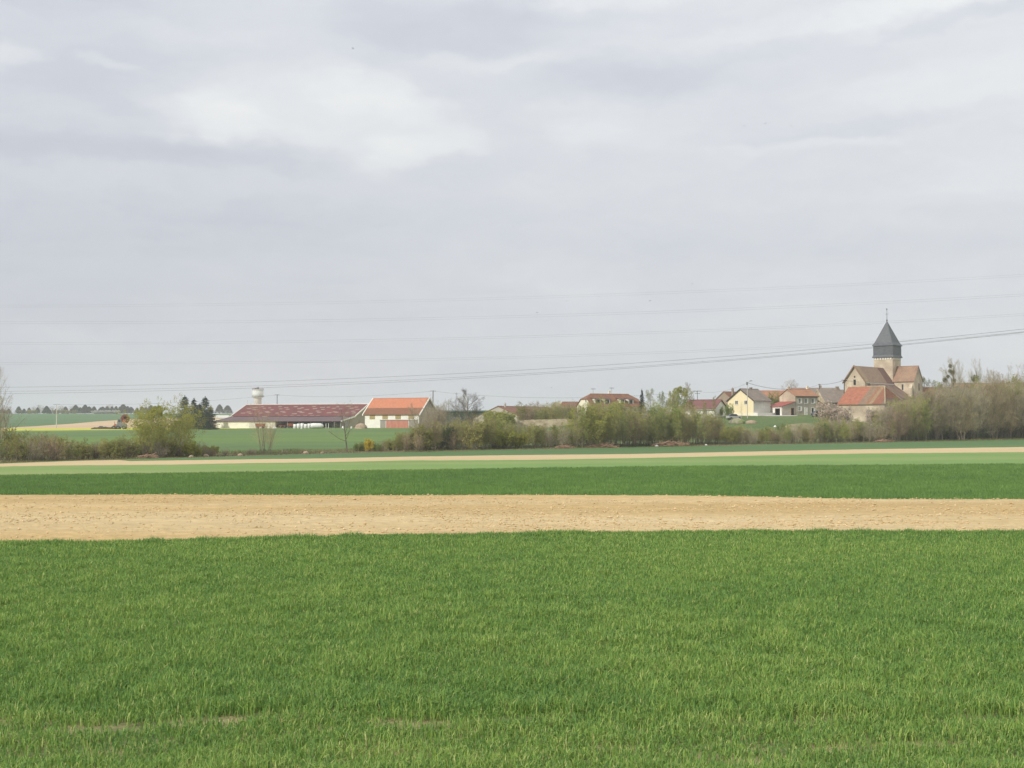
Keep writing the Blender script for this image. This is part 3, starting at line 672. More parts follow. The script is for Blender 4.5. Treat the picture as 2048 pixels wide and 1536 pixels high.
for k in range(4):
    u = 2.2 + k * 5.95; zs = zz(838.5, Yr + 10 - k * 3) - zg
    b = MB(); fbox(b, 'front', L, u, u + 2.5, zs, he - .12, -.02, .06); o_ = b.build('shutter_or_lit_reveal', M['shutter_or_lit_reveal'], s_)
    b = MB(); fbox(b, 'front', L, u + 1.2, u + 1.3, zs, he - .12, .06, .09); b.build('batten', M['greydoor'], o_)
ht = zz(841, Yr) - zg
b = MB(); fbox(b, 'front', L, 7.2, 9.6, -1, ht, -.02, .08); b.build('sliding_door', M['greydoor'], s_)
b = MB(); fbox(b, 'front', L, 9.9, 20.0, -1, ht, -.02, .14); o_ = b.build('sliding_door', M['reddoor'], s_); o_['label'] = 'faded red sheet door'
b = MB(); fbox(b, 'front', L, 20.3, 24.4, -1, ht + .1, -.02, .08); b.build('sliding_door', M['greydoor'], s_)
b = MB(); fbox(b, 'front', L, 7, 24.5, ht + .12, ht + .3, -.02, .2); b.build('door_rail', M['greymetal'], s_)

# ---- low cream outbuilding behind the spruce
zg = gz(xx(436, 590), 590)
s_ = place('outbuilding', 'small pale outbuilding behind the dark spruce beside the shed', 'outbuilding', 432, 590, zg, R(10))
he = zz(836, 590) - zg
gable_walls(s_, 5.4, 5, he, he + 1.1, 'cream', lo=-2); gable_roof(s_, 5.4, 5, he, he + 1.1, 'tan' if False else 'palegrey', ov=.2)
door(s_, 'front', 5.4, 2, 0, 1.2, 2.1, 'greydoor')

# ---- water tower
Yw = 1100; xw = xx(515.5, Yw); zg = gz(xw, Yw); u_ = mpp(Yw)
s_ = empty('water_tower', (xw, Yw, zg), 0, 'pale concrete water tower rising behind the long shed', 'water tower')
zt = lambda py: zz(py, Yw) - zg
b = MB(); b.lathe([(3.3, -3), (3.1, zt(800)), (3.2, zt(797))], 28); b.build('shaft', M['concrete'], s_, True)
b = MB(); b.lathe([(3.2, zt(797)), (4.5, zt(793.5)), (4.55, zt(780.5)), (4.35, zt(780.3))], 32); b.build('tank', M['tank'], s_, True)
b = MB(); b.lathe([(4.5, zt(794.2)), (5.2, zt(794.0)), (5.2, zt(793.2)), (4.4, zt(793.1))], 32); b.build('gallery', M['greymetal'], s_)
b = MB(); b.lathe([(4.55, zt(780.5)), (4.9, zt(780.2)), (4.9, zt(779.3)), (4.2, zt(779.2)), (2.0, zt(778.3))], 32); b.build('tank_roof', M['concrete'], s_)
b = MB()
for k in range(24):
    a = 2 * math.pi * k / 24; p = (4.75 * math.cos(a), 4.75 * math.sin(a)); b.tube([(p[0], p[1], zt(779.3)), (p[0], p[1], zt(776.6))], .06, 4)
for zz_ in (zt(776.7), zt(778)):
    b.tube([(4.75 * math.cos(2 * math.pi * k / 24), 4.75 * math.sin(2 * math.pi * k / 24), zz_) for k in range(25)], .06, 4)
b.build('railing', M['greymetal'], s_)
b = MB(); b.box(-.9, -1, zt(778.6), .8, .8, zt(774.8)); b.box(-2.6, -.8, zt(778.6), -1.4, .6, zt(776.2)); b.tube([(.2, 0, zt(775)), (.2, 0, zt(772))], .1, 5); b.build('roof_hatch', M['darkmetal'], s_)
b = MB()
for k in range(18):
    a = 2 * math.pi * k / 18; b.tube([(5.1 * math.cos(a), 5.1 * math.sin(a), zt(793.2)), (5.1 * math.cos(a), 5.1 * math.sin(a), zt(790.8))], .05, 4)
b.tube([(5.1 * math.cos(2 * math.pi * k / 18), 5.1 * math.sin(2 * math.pi * k / 18), zt(790.9)) for k in range(19)], .06, 4); b.build('gallery_railing', M['greymetal'], s_)

# ---- green hangar
Yh = 478; zg = gz(xx(905, Yh), Yh)
s_ = place('green_hangar', 'dark green metal hangar behind the spreading bare tree', 'hangar', 872, Yh, zg, R(-2))
L = 100 * mpp(Yh); he = zz(824, Yh) - zg
gable_walls(s_, L, 12, he, he + .5, 'green', lo=-2); gable_roof(s_, L, 12, he, he + .5, 'green', ov=.3, th=.12)
b = MB(); fbox(b, 'front', L, L * .30, L * .52, 0, he * .7, -.02, .07); b.build('sliding_door', M['greymetal'], s_)
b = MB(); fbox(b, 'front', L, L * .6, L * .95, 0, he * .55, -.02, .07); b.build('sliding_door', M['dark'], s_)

# ---- wide barn with grey gable
Yb = 445; rot = R(57); W = 21; L = 34; zg = gz(xx(1046, Yb), Yb)
s_ = place('wide_gabled_barn', 'wide low barn with grey gable and dark red-brown roof', 'barn', 1047, Yb, zg, rot)
he = zz(836.5, Yb) - zg; hr = zz(813, Yb + 5) - zg
gable_walls(s_, L, W, he, hr, 'greystone', lo=-2); rf = gable_roof(s_, L, W, he, hr, 'browntile', ov=.5); ridge_cap(rf, L, W / 2, hr, 'browntile')
chimney(rf, 3, W / 2 - 1, hr - 1, hr + .9, .5, 'greystone')
window(s_, 'left', L, 3.5, he - 1.6, 1.0, 1.1); window(s_, 'left', L, 9.5, he + .8, .9, .9)

# ---- stone wall
def wall_run(name, label, px0, px1, Y, ytop, mat, h_extra=1.2, seed=3, th=.5):
    x0, x1 = xx(px0, Y), xx(px1, Y); n_ = 24; b = MB(); r_ = random.Random(seed)
    xs = [x0 + (x1 - x0) * k / n_ for k in range(n_ + 1)]; top = [zz(np.interp(px0 + (px1 - px0) * k / n_, [p[0] for p in ytop], [p[1] for p in ytop]), Y) + r_.uniform(-.12, .12) for k in range(n_ + 1)]
    zl = min(gz(x, Y) for x in xs)
    b.prism([(x, 0, t_ - zl) for x, t_ in zip(xs, top)] + [(xs[-1], 0, -1.5), (xs[0], 0, -1.5)], (0, th, 0))
    b.v = [(v[0] - x0, v[1], v[2]) for v in b.v]
    o = b.build(name, M[mat], None, loc=(x0, Y, zl)); return tag(o, label, 'wall')
wall_run('stone_wall', 'pale rubble stone wall running left from the half-hipped house', 993, 1162, 405, [(993, 841), (1070, 839.5), (1162, 837)], 'stone')
wall_run('stone_wall', 'short pale garden wall below the half-hipped house', 1262, 1300, 372, [(1262, 836), (1300, 833)], 'stone', seed=9)

# ---- small dark-roofed house left of the half-hipped house
Yq = 424; zg = gz(xx(1130, Yq), Yq)
s_ = place('village_house', 'small house with dark brown roof peeping out left of the half-hipped house', 'house', 1118, Yq, zg, R(20))
he = zz(817, Yq) - zg; hr = zz(804, Yq + 4) - zg
gable_walls(s_, 10, 8, he, hr, 'stone'); rf = gable_roof(s_, 10, 8, he, hr, 'browntile', hip0=3); window(s_, 'front', 10, 3, 1, 1, 1.2); window(s_, 'front', 10, 6.5, 1, 1, 1.2)

# ---- long half-hipped house with four dormers
Yl = 392; rot = R(23); W = 10.4; L = 17.2; zg = gz(xx(1184, Yl), Yl)
s_ = place('half_hipped_house', 'long cream house with half-hipped brown roof and four dormers', 'house', 1184, Yl, zg, rot)
he = zz(812, Yl) - zg; hr = zz(788.5, Yl + 4.5) - zg; hh = zz(798.5, Yl + 3) - zg     # hh: height where the small hip starts
k_ = (hh - he) / (hr - he); yh = W / 2 * k_
b = MB(); b.prism([(0, 0, -1.6), (0, W, -1.6), (0, W, he), (0, W - yh, hh), (0, yh, hh), (0, 0, he)], (L, 0, 0)); b.build('wall', M['cream'], s_)
b = MB(); hx = 2.0; up = (0, 0, .16); sf = (hr - he) / (W / 2); ov = .45; g = .02
for sgn, y_ in ((0, 0), (1, W)):
    q = lambda y: y if sgn == 0 else W - y
    pl = [(-.3, q(-ov), he - ov * sf + g), (L + .3, q(-ov), he - ov * sf + g), (L + .3, q(yh), hh + g), (L - hx, q(W / 2), hr + g), (hx, q(W / 2), hr + g), (-.3, q(yh), hh + g)]
    b.prism(pl if sgn == 0 else pl[::-1], up)
b.prism([(-.3, W - yh, hh + g), (-.3, yh, hh + g), (hx, W / 2, hr + g)], up); b.prism([(L + .3, yh, hh + g), (L + .3, W - yh, hh + g), (L - hx, W / 2, hr + g)], up)
rf = b.build('roof', M['browntile'], s_); ridge_cap(rf, L, W / 2, hr, 'orange2', a=hx, b_=L - hx); chimney(rf, 8.9, W / 2 + .6, hr - 1, hr + 1.0, .6, 'white')
gutter(s_, L, he - .1)
for x, w_ in ((1.4, 2.0), (4.6, 2.0), (10.0, 1.7), (12.9, 1.7)):
    d = MB(); yd = .9; z0 = he + yd * sf; h = 1.55; d.prism([(x, yd, z0 - .3), (x, yd, z0 + h), (x, yd + (h - .1) / sf, z0 + h), (x, yd, z0 - .3)], (w_, 0, 0)); o_ = d.build('dormer', M['frame'], s_)
    d = MB(); d.prism([(x - .25, yd - .35, z0 + h - .05), (x + w_ + .25, yd - .35, z0 + h - .05), (x + w_ + .25, yd + (h + .5) / sf, z0 + h + .45), (x - .25, yd + (h + .5) / sf, z0 + h + .45)], (0, 0, .12)); d.build('dormer_roof', M['purpleroof'], o_)
    d = MB(); d.box(x + .3, yd - .04, z0 + .1, x + w_ - .3, yd + .02, z0 + h - .25); d.build('pane', M['glass'], o_)
for u, z in ((2.2, he - 1.2), (5.2, he - 1.2), (7.2, he - 1.2), (3.6, he + 1.2)): window(s_, 'left', L, u, z, .95, 1.15)
for u in (1.5, 4.2, 9.8, 12.6): window(s_, 'front', L, u, 1.0, 1.2, 1.3)
door(s_, 'front', L, 7.1, 0, 1.1, 2.1, 'greydoor')
for x, z1 in ((3.0, 1.9), (9.4, 2.2)):
    b = MB(); b.tube([(x, W / 2, hr), (x, W / 2, hr + z1)], .035, 4)
    for q in (-.1, -.35): b.tube([(x - .8, W / 2, hr + z1 + q), (x + .8, W / 2, hr + z1 + q)], .03, 4)
    b.build('aerial', M['darkmetal'], rf)

# ---- bungalow with purple-brown roof
Yu = 362; rot = R(-33); W = 8.5; L = 9.5; zg = gz(xx(1428, Yu), Yu)
s_ = place('bungalow', 'low bungalow with purple-brown roof and white right gable', 'bungalow', 1429, Yu, zg, rot, cx=L)
he = zz(816, Yu) - zg; hr = zz(800.5, Yu + 4) - zg
gable_walls(s_, L, W, he, hr, 'white'); rf = gable_roof(s_, L, W, he, hr, 'purpleroof', ov=.6, og=.4); ridge_cap(rf, L, W / 2, hr, 'purpleroof')
window(s_, 'right', L, 3.4, he - 1.4, 1.2, 1.2); window(s_, 'front', L, 2, he - 1.9, 1.3, 1.2); window(s_, 'front', L, 6, he - 1.9, 1.3, 1.2); door(s_, 'front', L, 4.2, he - 2.7, 1, 2.1, 'frame'); gutter(s_, L, he - .2)

# ---- brown gabled house
Yk = 418; rot = R(43); W = 9.6; L = 12; zg = gz(xx(1470, Yk), Yk)
s_ = place('village_house', 'house with plain brown gable and dark roof behind the yellow house', 'house', 1472, Yk, zg, rot)
he = zz(806, Yk) - zg; hr = zz(783.5, Yk + 3) - zg
gable_walls(s_, L, W, he, hr, 'brownrender'); rf = gable_roof(s_, L, W, he, hr, 'browntile', ov=.4); chimney(rf, 1.2, 2.2, hr - 2.2, hr + .9, .55, 'brownrender')
window(s_, 'left', L, 4, he - 1.5, .9, 1.1)

# ---- yellow house
Yy = 369; rot = R(40); W = 9.4; L = 7.6; zg = gz(xx(1507, Yy), Yy)
s_ = place('yellow_house', 'yellow gabled house with grey-brown roof behind the street pole', 'house', 1507, Yy, zg, rot)
he = zz(800.5, Yy) - zg; hr = zz(778.5, Yy + 3) - zg
gable_walls(s_, L, W, he, hr, 'yellow')
b = MB(); b.prism([(.02, -.07, -1.5), (L - .02, -.07, -1.5), (L - .02, -.07, he - .15), (.02, -.07, he - .15)], (0, .065, 0)); b.build('side_wall', M['palegrey'], s_)  # grey skin paints the shaded side of the yellow house
b = MB(); b.box(-.07, -.1, -1.5, -.003, W + .05, .85); b.build('plinth', M['cream'], s_)
rf = gable_roof(s_, L, W, he, hr, 'slateroof', ov=.45, og=.3); ridge_cap(rf, L, W / 2, hr, 'slateroof')
b = MB(); sf = (hr - he) / (W / 2)
for q in (0, 1):
    y0, y1 = (-.5, W / 2) if q == 0 else (W + .5, W / 2)
    b.prism([(-.36, y0, he - .5 * sf - .12), (-.31, y0, he - .5 * sf - .12), (-.31, y1, hr - .12), (-.36, y1, hr - .12)], (0, 0, .34))
b.build('barge_board', M['darkmetal'], s_)
chimney(rf, 4.6, W / 2, hr - .6, hr + .5, .55, 'slateroof', pot=False)
zw = zz(808.5, Yy) - zg
for u in (2.2, 5.6): window(s_, 'left', L, u, zw, 1.1, 1.15)
for u in (.6, 5.6): window(s_, 'front', L, u, zw - .2, .9, 1.4)
window(s_, 'front', L, 2.2, zw + .1, .8, 1.0); door(s_, 'front', L, 3.8, zw - 1.0, 1.0, 2.2, 'greydoor'); gutter(s_, L, he - .2)
b = MB(); b.box(-.1, -1.6, -1, L + .3, -.09, .9); b.build('terrace', M['white'], s_)

# ---- long orange roof behind
Yo = 436; zg = gz(xx(1530, Yo), Yo)
s_ = place('village_house', 'long low house with plain orange roof between the yellow house and the stone house', 'house', 1512, Yo, zg, R(6))
he = zz(800, Yo) - zg; hr = zz(782.5, Yo + 4) - zg; L = 70 * mpp(Yo)
gable_walls(s_, L, 8, he, hr, 'stone'); rf = gable_roof(s_, L, 8, he, hr, 'orange2'); ridge_cap(rf, L, 4, hr, 'orange')
for u in (2, 5, 8): window(s_, 'front', L, u, he - 2.2, 1, 1.3)

# ---- stone house, white strips painting its lit window reveals
Ys = 372; rot = R(28); W = 6.9; L = 8.3; zg = gz(xx(1591, Ys), Ys)
s_ = place('stone_house', 'two-storey stone house with pinkish tile roof and white strips for lit window reveals', 'house', 1591, Ys, zg, rot)
he = zz(791.5, Ys) - zg; hr = zz(779.5, Ys + 3) - zg
gable_walls(s_, L, W, he, hr, 'greystone')
b = MB(); b.prism([(-.05, .02, zz(803.5, Ys) - zg), (-.05, W - .02, zz(803.5, Ys) - zg), (-.05, W - .02, he - .02), (-.05, W / 2, hr - .05), (-.05, .02, he - .02)], (.047, 0, 0)); b.build('painted_sunlit_gable', M['ashlar'], s_)  # warmer skin paints the sunlit side onto the grey house
rf = gable_roof(s_, L, W, he, hr, 'orange2', ov=.4, og=.3); ridge_cap(rf, L, W / 2, hr, 'orange'); chimney(rf, .5, W / 2, hr - .5, hr + .7, .5, 'ashlar'); chimney(rf, L - .7, W / 2 + .3, hr - .5, hr + .9, .5, 'cream')
zu = zz(806.5, Ys) - zg; zl = zz(824, Ys) - zg; zd = zz(831, Ys) - zg
for u in (1.0, 3.35, 5.9):
    o_ = window(s_, 'front', L, u, zu, .85, 1.45)
    b = MB(); fbox(b, 'front', L, u + .9, u + 1.35, zu, zu + 1.45, .07, .11); b.build('shutter_or_lit_reveal', M['frame'], o_)  # white strip paints the lit reveal beside each window
o_ = window(s_, 'front', L, 1.0, zl + .3, .85, 1.3); b = MB(); fbox(b, 'front', L, u + .9 - 4.9, u + 1.35 - 4.9, zl + .3, zl + 1.6, .07, .11); b.build('shutter_or_lit_reveal', M['frame'], o_)
door(s_, 'front', L, 3.4, zd, .95, 2.2, 'frame', label='white front door'); door(s_, 'front', L, 5.9, zd, .8, 2.2, 'glass', name='glazed_door'); b = MB(); fbox(b, 'front', L, 6.85, 7.3, zd, zd + 2.1, .07, .11); b.build('shutter_or_lit_reveal', M['frame'], s_)  # last white strip paints the lit reveal of the glazed door
b = MB(); b.box(-.2, -.42, he - .34, L + .2, -.3, he - .16); b.build('gutter', M['darkmetal'], s_)

# ---- garage with red lean-to roof on the left of the stone house
GL = 4.7
c_, sn = math.cos(rot), math.sin(rot); ox, oy = s_.location.x, s_.location.y
g_ = empty('garage', (ox - GL * c_ - .08 * c_, Ys - GL * sn - .08 * sn, zg), rot, 'white garage with red lean-to roof against the stone house', 'garage')
h0 = zz(812.5, Ys - 3) - zg; h1 = zz(803.5, Ys) - zg; GW = 6.6
b = MB(); b.prism([(0, 0, -1.6), (GL, 0, -1.6), (GL, 0, h1), (0, 0, h0)], (0, .3, 0)); b.prism([(0, GW - .3, -1.6), (GL, GW - .3, -1.6), (GL, GW - .3, h1), (0, GW - .3, h0)], (0, .3, 0)); b.build('side_wall', M['greystone'], g_)
b = MB(); za = zz(816.5, Ys - 3) - zg
b.box(0, .31, za, .25, GW - .31, h0 - .02); b.box(0, .31, -1.6, .25, 1.0, za); b.box(0, 3.3, -1.6, .25, GW - .31, za); b.build('front_wall', M['white'], g_)
b = MB(); b.box(1.6, 1.0, -1.0, 1.7, 3.3, za); b.build('painted_dark_inside', M['dark'], g_)  # near-black sheet paints the shade inside the garage opening
b = MB(); b.prism([(-.4, -.25, h0 - .1), (GL - .02, -.25, h1), (GL - .02, GW + .2, h1), (-.4, GW + .2, h0 - .1)], (0, 0, .14)); b.build('roof', M['redsheet'], g_)
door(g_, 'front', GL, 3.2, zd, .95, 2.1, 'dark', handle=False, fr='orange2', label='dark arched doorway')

# ---- lean-to on the right of the stone house
q = empty('lean_to', (ox + (L + .06) * c_, Ys + (L + .06) * sn, zg), rot, 'small lean-to with orange tile roof right of the stone house', 'lean-to')
h1 = zz(801, Ys + 5) - zg; h0 = zz(812, Ys + 7) - zg; LL = 3.2
b = MB(); b.prism([(0, .3, -1.6), (LL, .3, -1.6), (LL, .3, h0), (0, .3, h1)], (0, 4.5, 0)); b.build('wall', M['stone'], q)
b = MB(); b.prism([(0, 0, h1), (LL + .4, 0, h0 - .2), (LL + .4, 5.1, h0 - .2), (0, 5.1, h1)], (0, 0, .14)); b.build('roof', M['orange2'], q)
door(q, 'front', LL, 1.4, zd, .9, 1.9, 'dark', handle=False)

# ---- grey slate roofed barn
Yg = 402; rot = R(9); W = 11; L = 10.2; zg = gz(xx(1650, Yg), Yg)
s_ = place('slate_roofed_barn', 'barn with grey slate roof between the stone house and the big hipped barn', 'barn', 1650, Yg, zg, rot)
he = zz(804, Yg) - zg; hr = zz(780, Yg + 5) - zg
gable_walls(s_, L, W, he, hr, 'stone'); rf = gable_roof(s_, L, W, he, hr, 'slateroof', ov=.4, og=.1); chimney(rf, 6.4, W / 2, hr - .8, hr + 1.0, .8, 'brownrender', pot=False)
b = MB(); sf = (hr - he) / (W / 2); b.prism([(-.5, -.4, he - .4 * sf - .1), (-.12, -.4, he - .4 * sf - .1), (-.12, W / 2, hr - .1), (-.5, W / 2, hr - .1)], (0, 0, .42)); b.build('coping', M['stone'], s_)
b = MB(); fbox(b, 'front', L, 1.2, 4.2, 0, 3.2, -.02, .07); b.build('barn_door', M['greydoor'], s_); window(s_, 'front', L, 6, 2, 1, 1)
Yg = 446; zg = gz(xx(1600, Yg), Yg)
s_ = place('village_house', 'long house with mossy grey roof behind the stone house', 'house', 1592, Yg, zg, R(3))
he = zz(797, Yg) - zg; hr = zz(776.5, Yg + 5) - zg; L = 96 * mpp(Yg)
gable_walls(s_, L, 10, he, hr, 'stone'); rf = gable_roof(s_, L, 10, he, hr, 'slateroof'); chimney(rf, 10, 5, hr - .5, hr + .8, .7, 'brownrender')
for u in (3, 7, 11): window(s_, 'front', L, u, he - 2.2, 1, 1.3)

# ---- big hipped barn in front of the church
Yc = 348; rot = R(-42); W = 12.6; L = 13.4; zg = gz(xx(1745, Yc), Yc)
s_ = place('hipped_stone_barn', 'big stone barn with patchy red and brown hipped roof in front of the church', 'barn', 1769, Yc, zg, rot, cx=L)
he = zz(806.5, Yc) - zg; hr = zz(773.5, Yc + 5.5) - zg
hip = 2.9
b = MB(); b.box(0, 0, -2.5, L, W, he); b.prism([(0, 0, he), (0, W, he), (0, W / 2, hr)], (.5, 0, 0)); b.build('wall', M['ashlar'], s_)
mt = banded('patched_tiles', [(0, (.35, .145, .095)), (5.6, (.24, .17, .12)), (7.6, (.27, .145, .09)), (8.6, (.30, .21, .13)), (9.6, (.25, .115, .075)), (12.2, (.20, .135, .11)), (13.4, (.23, .16, .105))], axis='X', slant=-.10, scale=1.0, fine=.25)
rf = gable_roof(s_, L, W, he, hr, mt, ov=.45, og=.3, hip1=hip, th=.18)
b = MB(); b.tube([(L + .45, -.45, he - .2), (L - hip, W / 2, hr + .2)], .16, 5); b.tube([(L + .45, W + .45, he - .2), (L - hip, W / 2, hr + .2)], .16, 5); b.tube([(-.3, W / 2, hr + .2), (L - hip, W / 2, hr + .2)], .14, 5); b.build('ridge', M['stone'], rf)
b = MB(); b.box(-.02, -.12, he - .45, L + .02, -.004, he - .12); b.build('eaves_course', M['white'], s_)
window(s_, 'front', L, 3.0, he - 1.9, .7, .9, fm='stone', cross=False); window(s_, 'right', L, 5.5, he - 1.8, .8, 1.0, fm='stone', cross=False)
b = MB(); fbox(b, 'front', L, 8.2, 11.0, -1.5, he - 1.7, -.02, .06); b.build('barn_door', M['greydoor'], s_)

# ---- church
Yt = 398; rot = R(50); c_, sn = math.cos(rot), math.sin(rot)
# tower corner (local -3,-3) is the nearest edge, at photo column 1785
S = 3.05; xc = xx(1785, Yt, 700); tx = xc + S * c_ - S * sn; ty = Yt + S * sn + S * c_
zg = gz(tx, ty)
ch = empty('church', (tx, ty, zg), rot, 'stone village church with pointed slate spire above tiled roofs', 'church')
Z = lambda py, Y=Yt: zz(py, Y) - zg
t0 = Z(714.5); t1 = Z(690); t2 = Z(641)
b = MB(); b.box(-S, -S, -2, S, S, t0); b.build('tower', M['ashlar'], ch)
b = MB()
for k in range(7):
    u = -S + .35 + k * (2 * S - 1.1) / 6
    b.box(-S - .18, u, t0 - .65, -S - .003, u + .4, t0 - .02); b.box(u, -S - .18, t0 - .65, u + .4, -S - .003, t0 - .02)
b.build('corbels', M['white'], ch)
b = MB(); q = S + .12; sk = S + .42
prof = [(sk, t0), (sk, t0 + .16), (q, t0 + .8), (q, t1)]
for (r0, z0), (r1, z1) in zip(prof, prof[1:]):
    cs = [(-1, -1), (1, -1), (1, 1), (-1, 1)]
    for k in range(4):
        a, c2 = cs[k], cs[(k + 1) % 4]; b.face([(a[0] * r0, a[1] * r0, z0), (c2[0] * r0, c2[1] * r0, z0), (c2[0] * r1, c2[1] * r1, z1), (a[0] * r1, a[1] * r1, z1)])
b.face([(-sk, -sk, t0), (-sk, sk, t0), (sk, sk, t0), (sk, -sk, t0)])
b.build('belfry', M['slate'], ch)
b = MB(); prof = [(q + .28, t1 - .12), (q + .26, t1 + .05), (q - .32, t1 + .95), (.12, t2)]
for (r0, z0), (r1, z1) in zip(prof, prof[1:]):
    for k in range(4):
        a, c2 = cs[k], cs[(k + 1) % 4]; b.face([(a[0] * r0, a[1] * r0, z0), (c2[0] * r0, c2[1] * r0, z0), (c2[0] * r1, c2[1] * r1, z1), (a[0] * r1, a[1] * r1, z1)])
b.face([(-.12, -.12, t2), (.12, -.12, t2), (.12, .12, t2), (-.12, .12, t2)])
sp_ = b.build('spire', M['slate'], ch)
b = MB(); b.tube([(0, 0, t2 - .3), (0, 0, Z(616))], [.09, .04], 5); b.lathe([(.05, t2), (.22, t2 + .25), (.22, t2 + .5), (.05, t2 + .75)], 10)
ft = Z(626); b.box(-.03, -.55, ft, .03, .55, ft + .09); b.build('spire_cross', M['darkmetal'], sp_)
b = MB(); ck = Z(617)   # weathercock
b.prism([(-.5, -.04, ck + .15), (-.25, -.04, ck - .1), (.15, -.04, ck - .12), (.3, -.04, ck + .2), (.45, -.04, ck + .28), (.3, -.04, ck + .42), (.1, -.04, ck + .1), (-.2, -.04, ck + .12), (-.45, -.04, ck + .45)], (0, .08, 0)); b.build('weathercock', M['darkmetal'], sp_)
# nave towards the left, gable facing the fields
NL, NW = 20.0, 6.5; ne = Z(763.5, 388); nr = Z(733.5, 388)
nv = empty('nave', (-S - NL, -NW / 2, 0), 0); nv.parent = ch
gable_walls(nv, NL, NW, ne, nr, 'ashlar', lo=-2); mt = banded('nave_tiles', [(0, (.36, .27, .18)), (1.0, (.32, .225, .170)), (13.5, (.185, .115, .100)), (19.3, (.24, .15, .12))], axis='X', scale=1.0, slant=-.15, fine=.25)
rf = gable_roof(nv, NL - .3, NW, ne, nr, mt, ov=.35, og=.25); b = MB(); sf = (nr - ne) / (NW / 2)
for q_ in (0, 1):
    y0, y1 = (-.4, NW / 2) if q_ == 0 else (NW + .4, NW / 2)
    b.prism([(-.6, y0, ne - .4 * sf - .1), (-.27, y0, ne - .4 * sf - .1), (-.27, y1, nr - .1), (-.6, y1, nr - .1)], (0, 0, .5))
b.build('coping', M['churchtile'], rf)
b = MB(); b.box(-.03, -.4, ne - .6, NL - .3, -.02, ne - .42); b.build('gutter', M['frame'], nv)
w0 = Z(769, 380); b = MB(); b.box(-.06, NW / 2 - .35, w0, -.003, NW / 2 + .35, w0 + 1.6); b.build('window', M['dark'], nv)
b = MB(); b.box(-.06, NW / 2 - .2, nr - 3.4, -.003, NW / 2 + .2, nr - 2.9); b.build('window', M['dark'], nv)
# aisle lean-to on the right of the nave
aL, aW = 17.5, 6.0; a0 = ne - .45; a1 = Z(797, 394)
al = empty('aisle', (-S - aL, -NW / 2 - aW, 0), 0); al.parent = ch
b = MB(); b.prism([(0, 0, -2), (0, aW - .02, -2), (0, aW - .02, a0 - .15), (0, 0, a1 - .1)], (aL - .02, 0, 0)); b.build('wall', M['ashlar'], al)
b = MB(); b.prism([(-.3, -.4, a1 - .2), (aL - .05, -.4, a1 - .2), (aL - .05, aW - .02, a0 - .05), (-.3, aW - .02, a0 - .05)], (0, 0, .16)); b.build('roof', M['churchpurple'], al)
for u in (3, 8, 13): window(al, 'front', aL, u, 2.2, .7, 1.6, fm='ashlar', cross=False, sill=False)
# transept towards the right
TW, TL = 6.3, 6.8; te = Z(761, 396); tr_ = Z(733.5, 398)
tv = empty('transept', (S + .6, -S, 0), R(-90)); tv.parent = ch     # its long axis runs towards the right
tv.location = (-TW / 2, -S, 0)
gable_walls(tv, TL, TW, te, tr_, 'ashlar', lo=-2); rf = gable_roof(tv, TL, TW, te, tr_, 'churchtile', ov=.35, og=.2, gap=.06)
ridge_cap(rf, TL, TW / 2, tr_, 'churchtile', a=.2)
for u in (2.6,): window(tv, 'right', TL, u + .4, te - 3.2, 1.1, 2.4, fm='ashlar', cross=False, sill=False)
window(tv, 'front', TL, 2.8, te - 3.0, .7, 1.9, fm='ashlar', cross=False, sill=False)
b = MB(); b.prism([(TL - 1.3, -1.2, -2), (TL - 1.3, -.003, -2), (TL - 1.3, -.003, te - .9), (TL - 1.3, -1.2, te - 2.4)], (1.0, 0, 0)); b.build('buttress', M['ashlar'], tv)
# choir behind the tower
cv = empty('choir', (S, -4, 0), 0); cv.parent = ch
gable_walls(cv, 9, 8, te - .5, tr_ - 1, 'ashlar', lo=-2); gable_roof(cv, 9, 8, te - .5, tr_ - 1, 'churchtile', hip1=3)

# ---- roofs to the right, half hidden by the thicket
def simple_house(label, px, Y, rot, L, W, ye, yr, wm, rm, **k):
    zg = gz(xx(px, Y), Y); s_ = place('village_house', label, 'house', px, Y, zg, R(rot)); he = zz(ye, Y) - zg; hr = zz(yr, Y + W / 2) - zg
    gable_walls(s_, L, W, he, hr, wm); rf = gable_roof(s_, L, W, he, hr, rm, **k); ridge_cap(rf, L, W / 2, hr, rm) if not k else None
    n_ = max(2, int(L / 3.2))
    for i in range(n_): window(s_, 'front', L, L / n_ * (i + .35), max(he - 2.1, .8), 1.0, 1.3)
    door(s_, 'front', L, L / n_ * .05 + .2, 0, .9, 2.1, 'greydoor'); chimney(rf, L * .7, W / 2, hr - .4, hr + .8, .6, 'orange2'); return s_
simple_house('small house with bright orange roof right of the church transept', 1822, 428, 8, 5.5, 6, 792, 779, 'stone', 'orange')
simple_house('house with orange tile roof behind the bare thicket right of the church', 1848, 415, 4, 10.5, 8, 797, 776, 'white', 'orange')
simple_house('long house with reddish brown roof and white gable behind the mistletoe tree', 1912, 408, -8, 22, 9.5, 790, 768, 'white', 'orange2')
simple_house('low pale cottage hidden deep in the thicket below the orange roof', 1832, 392, 5, 13, 6, 815, 803, 'stone', 'browntile')
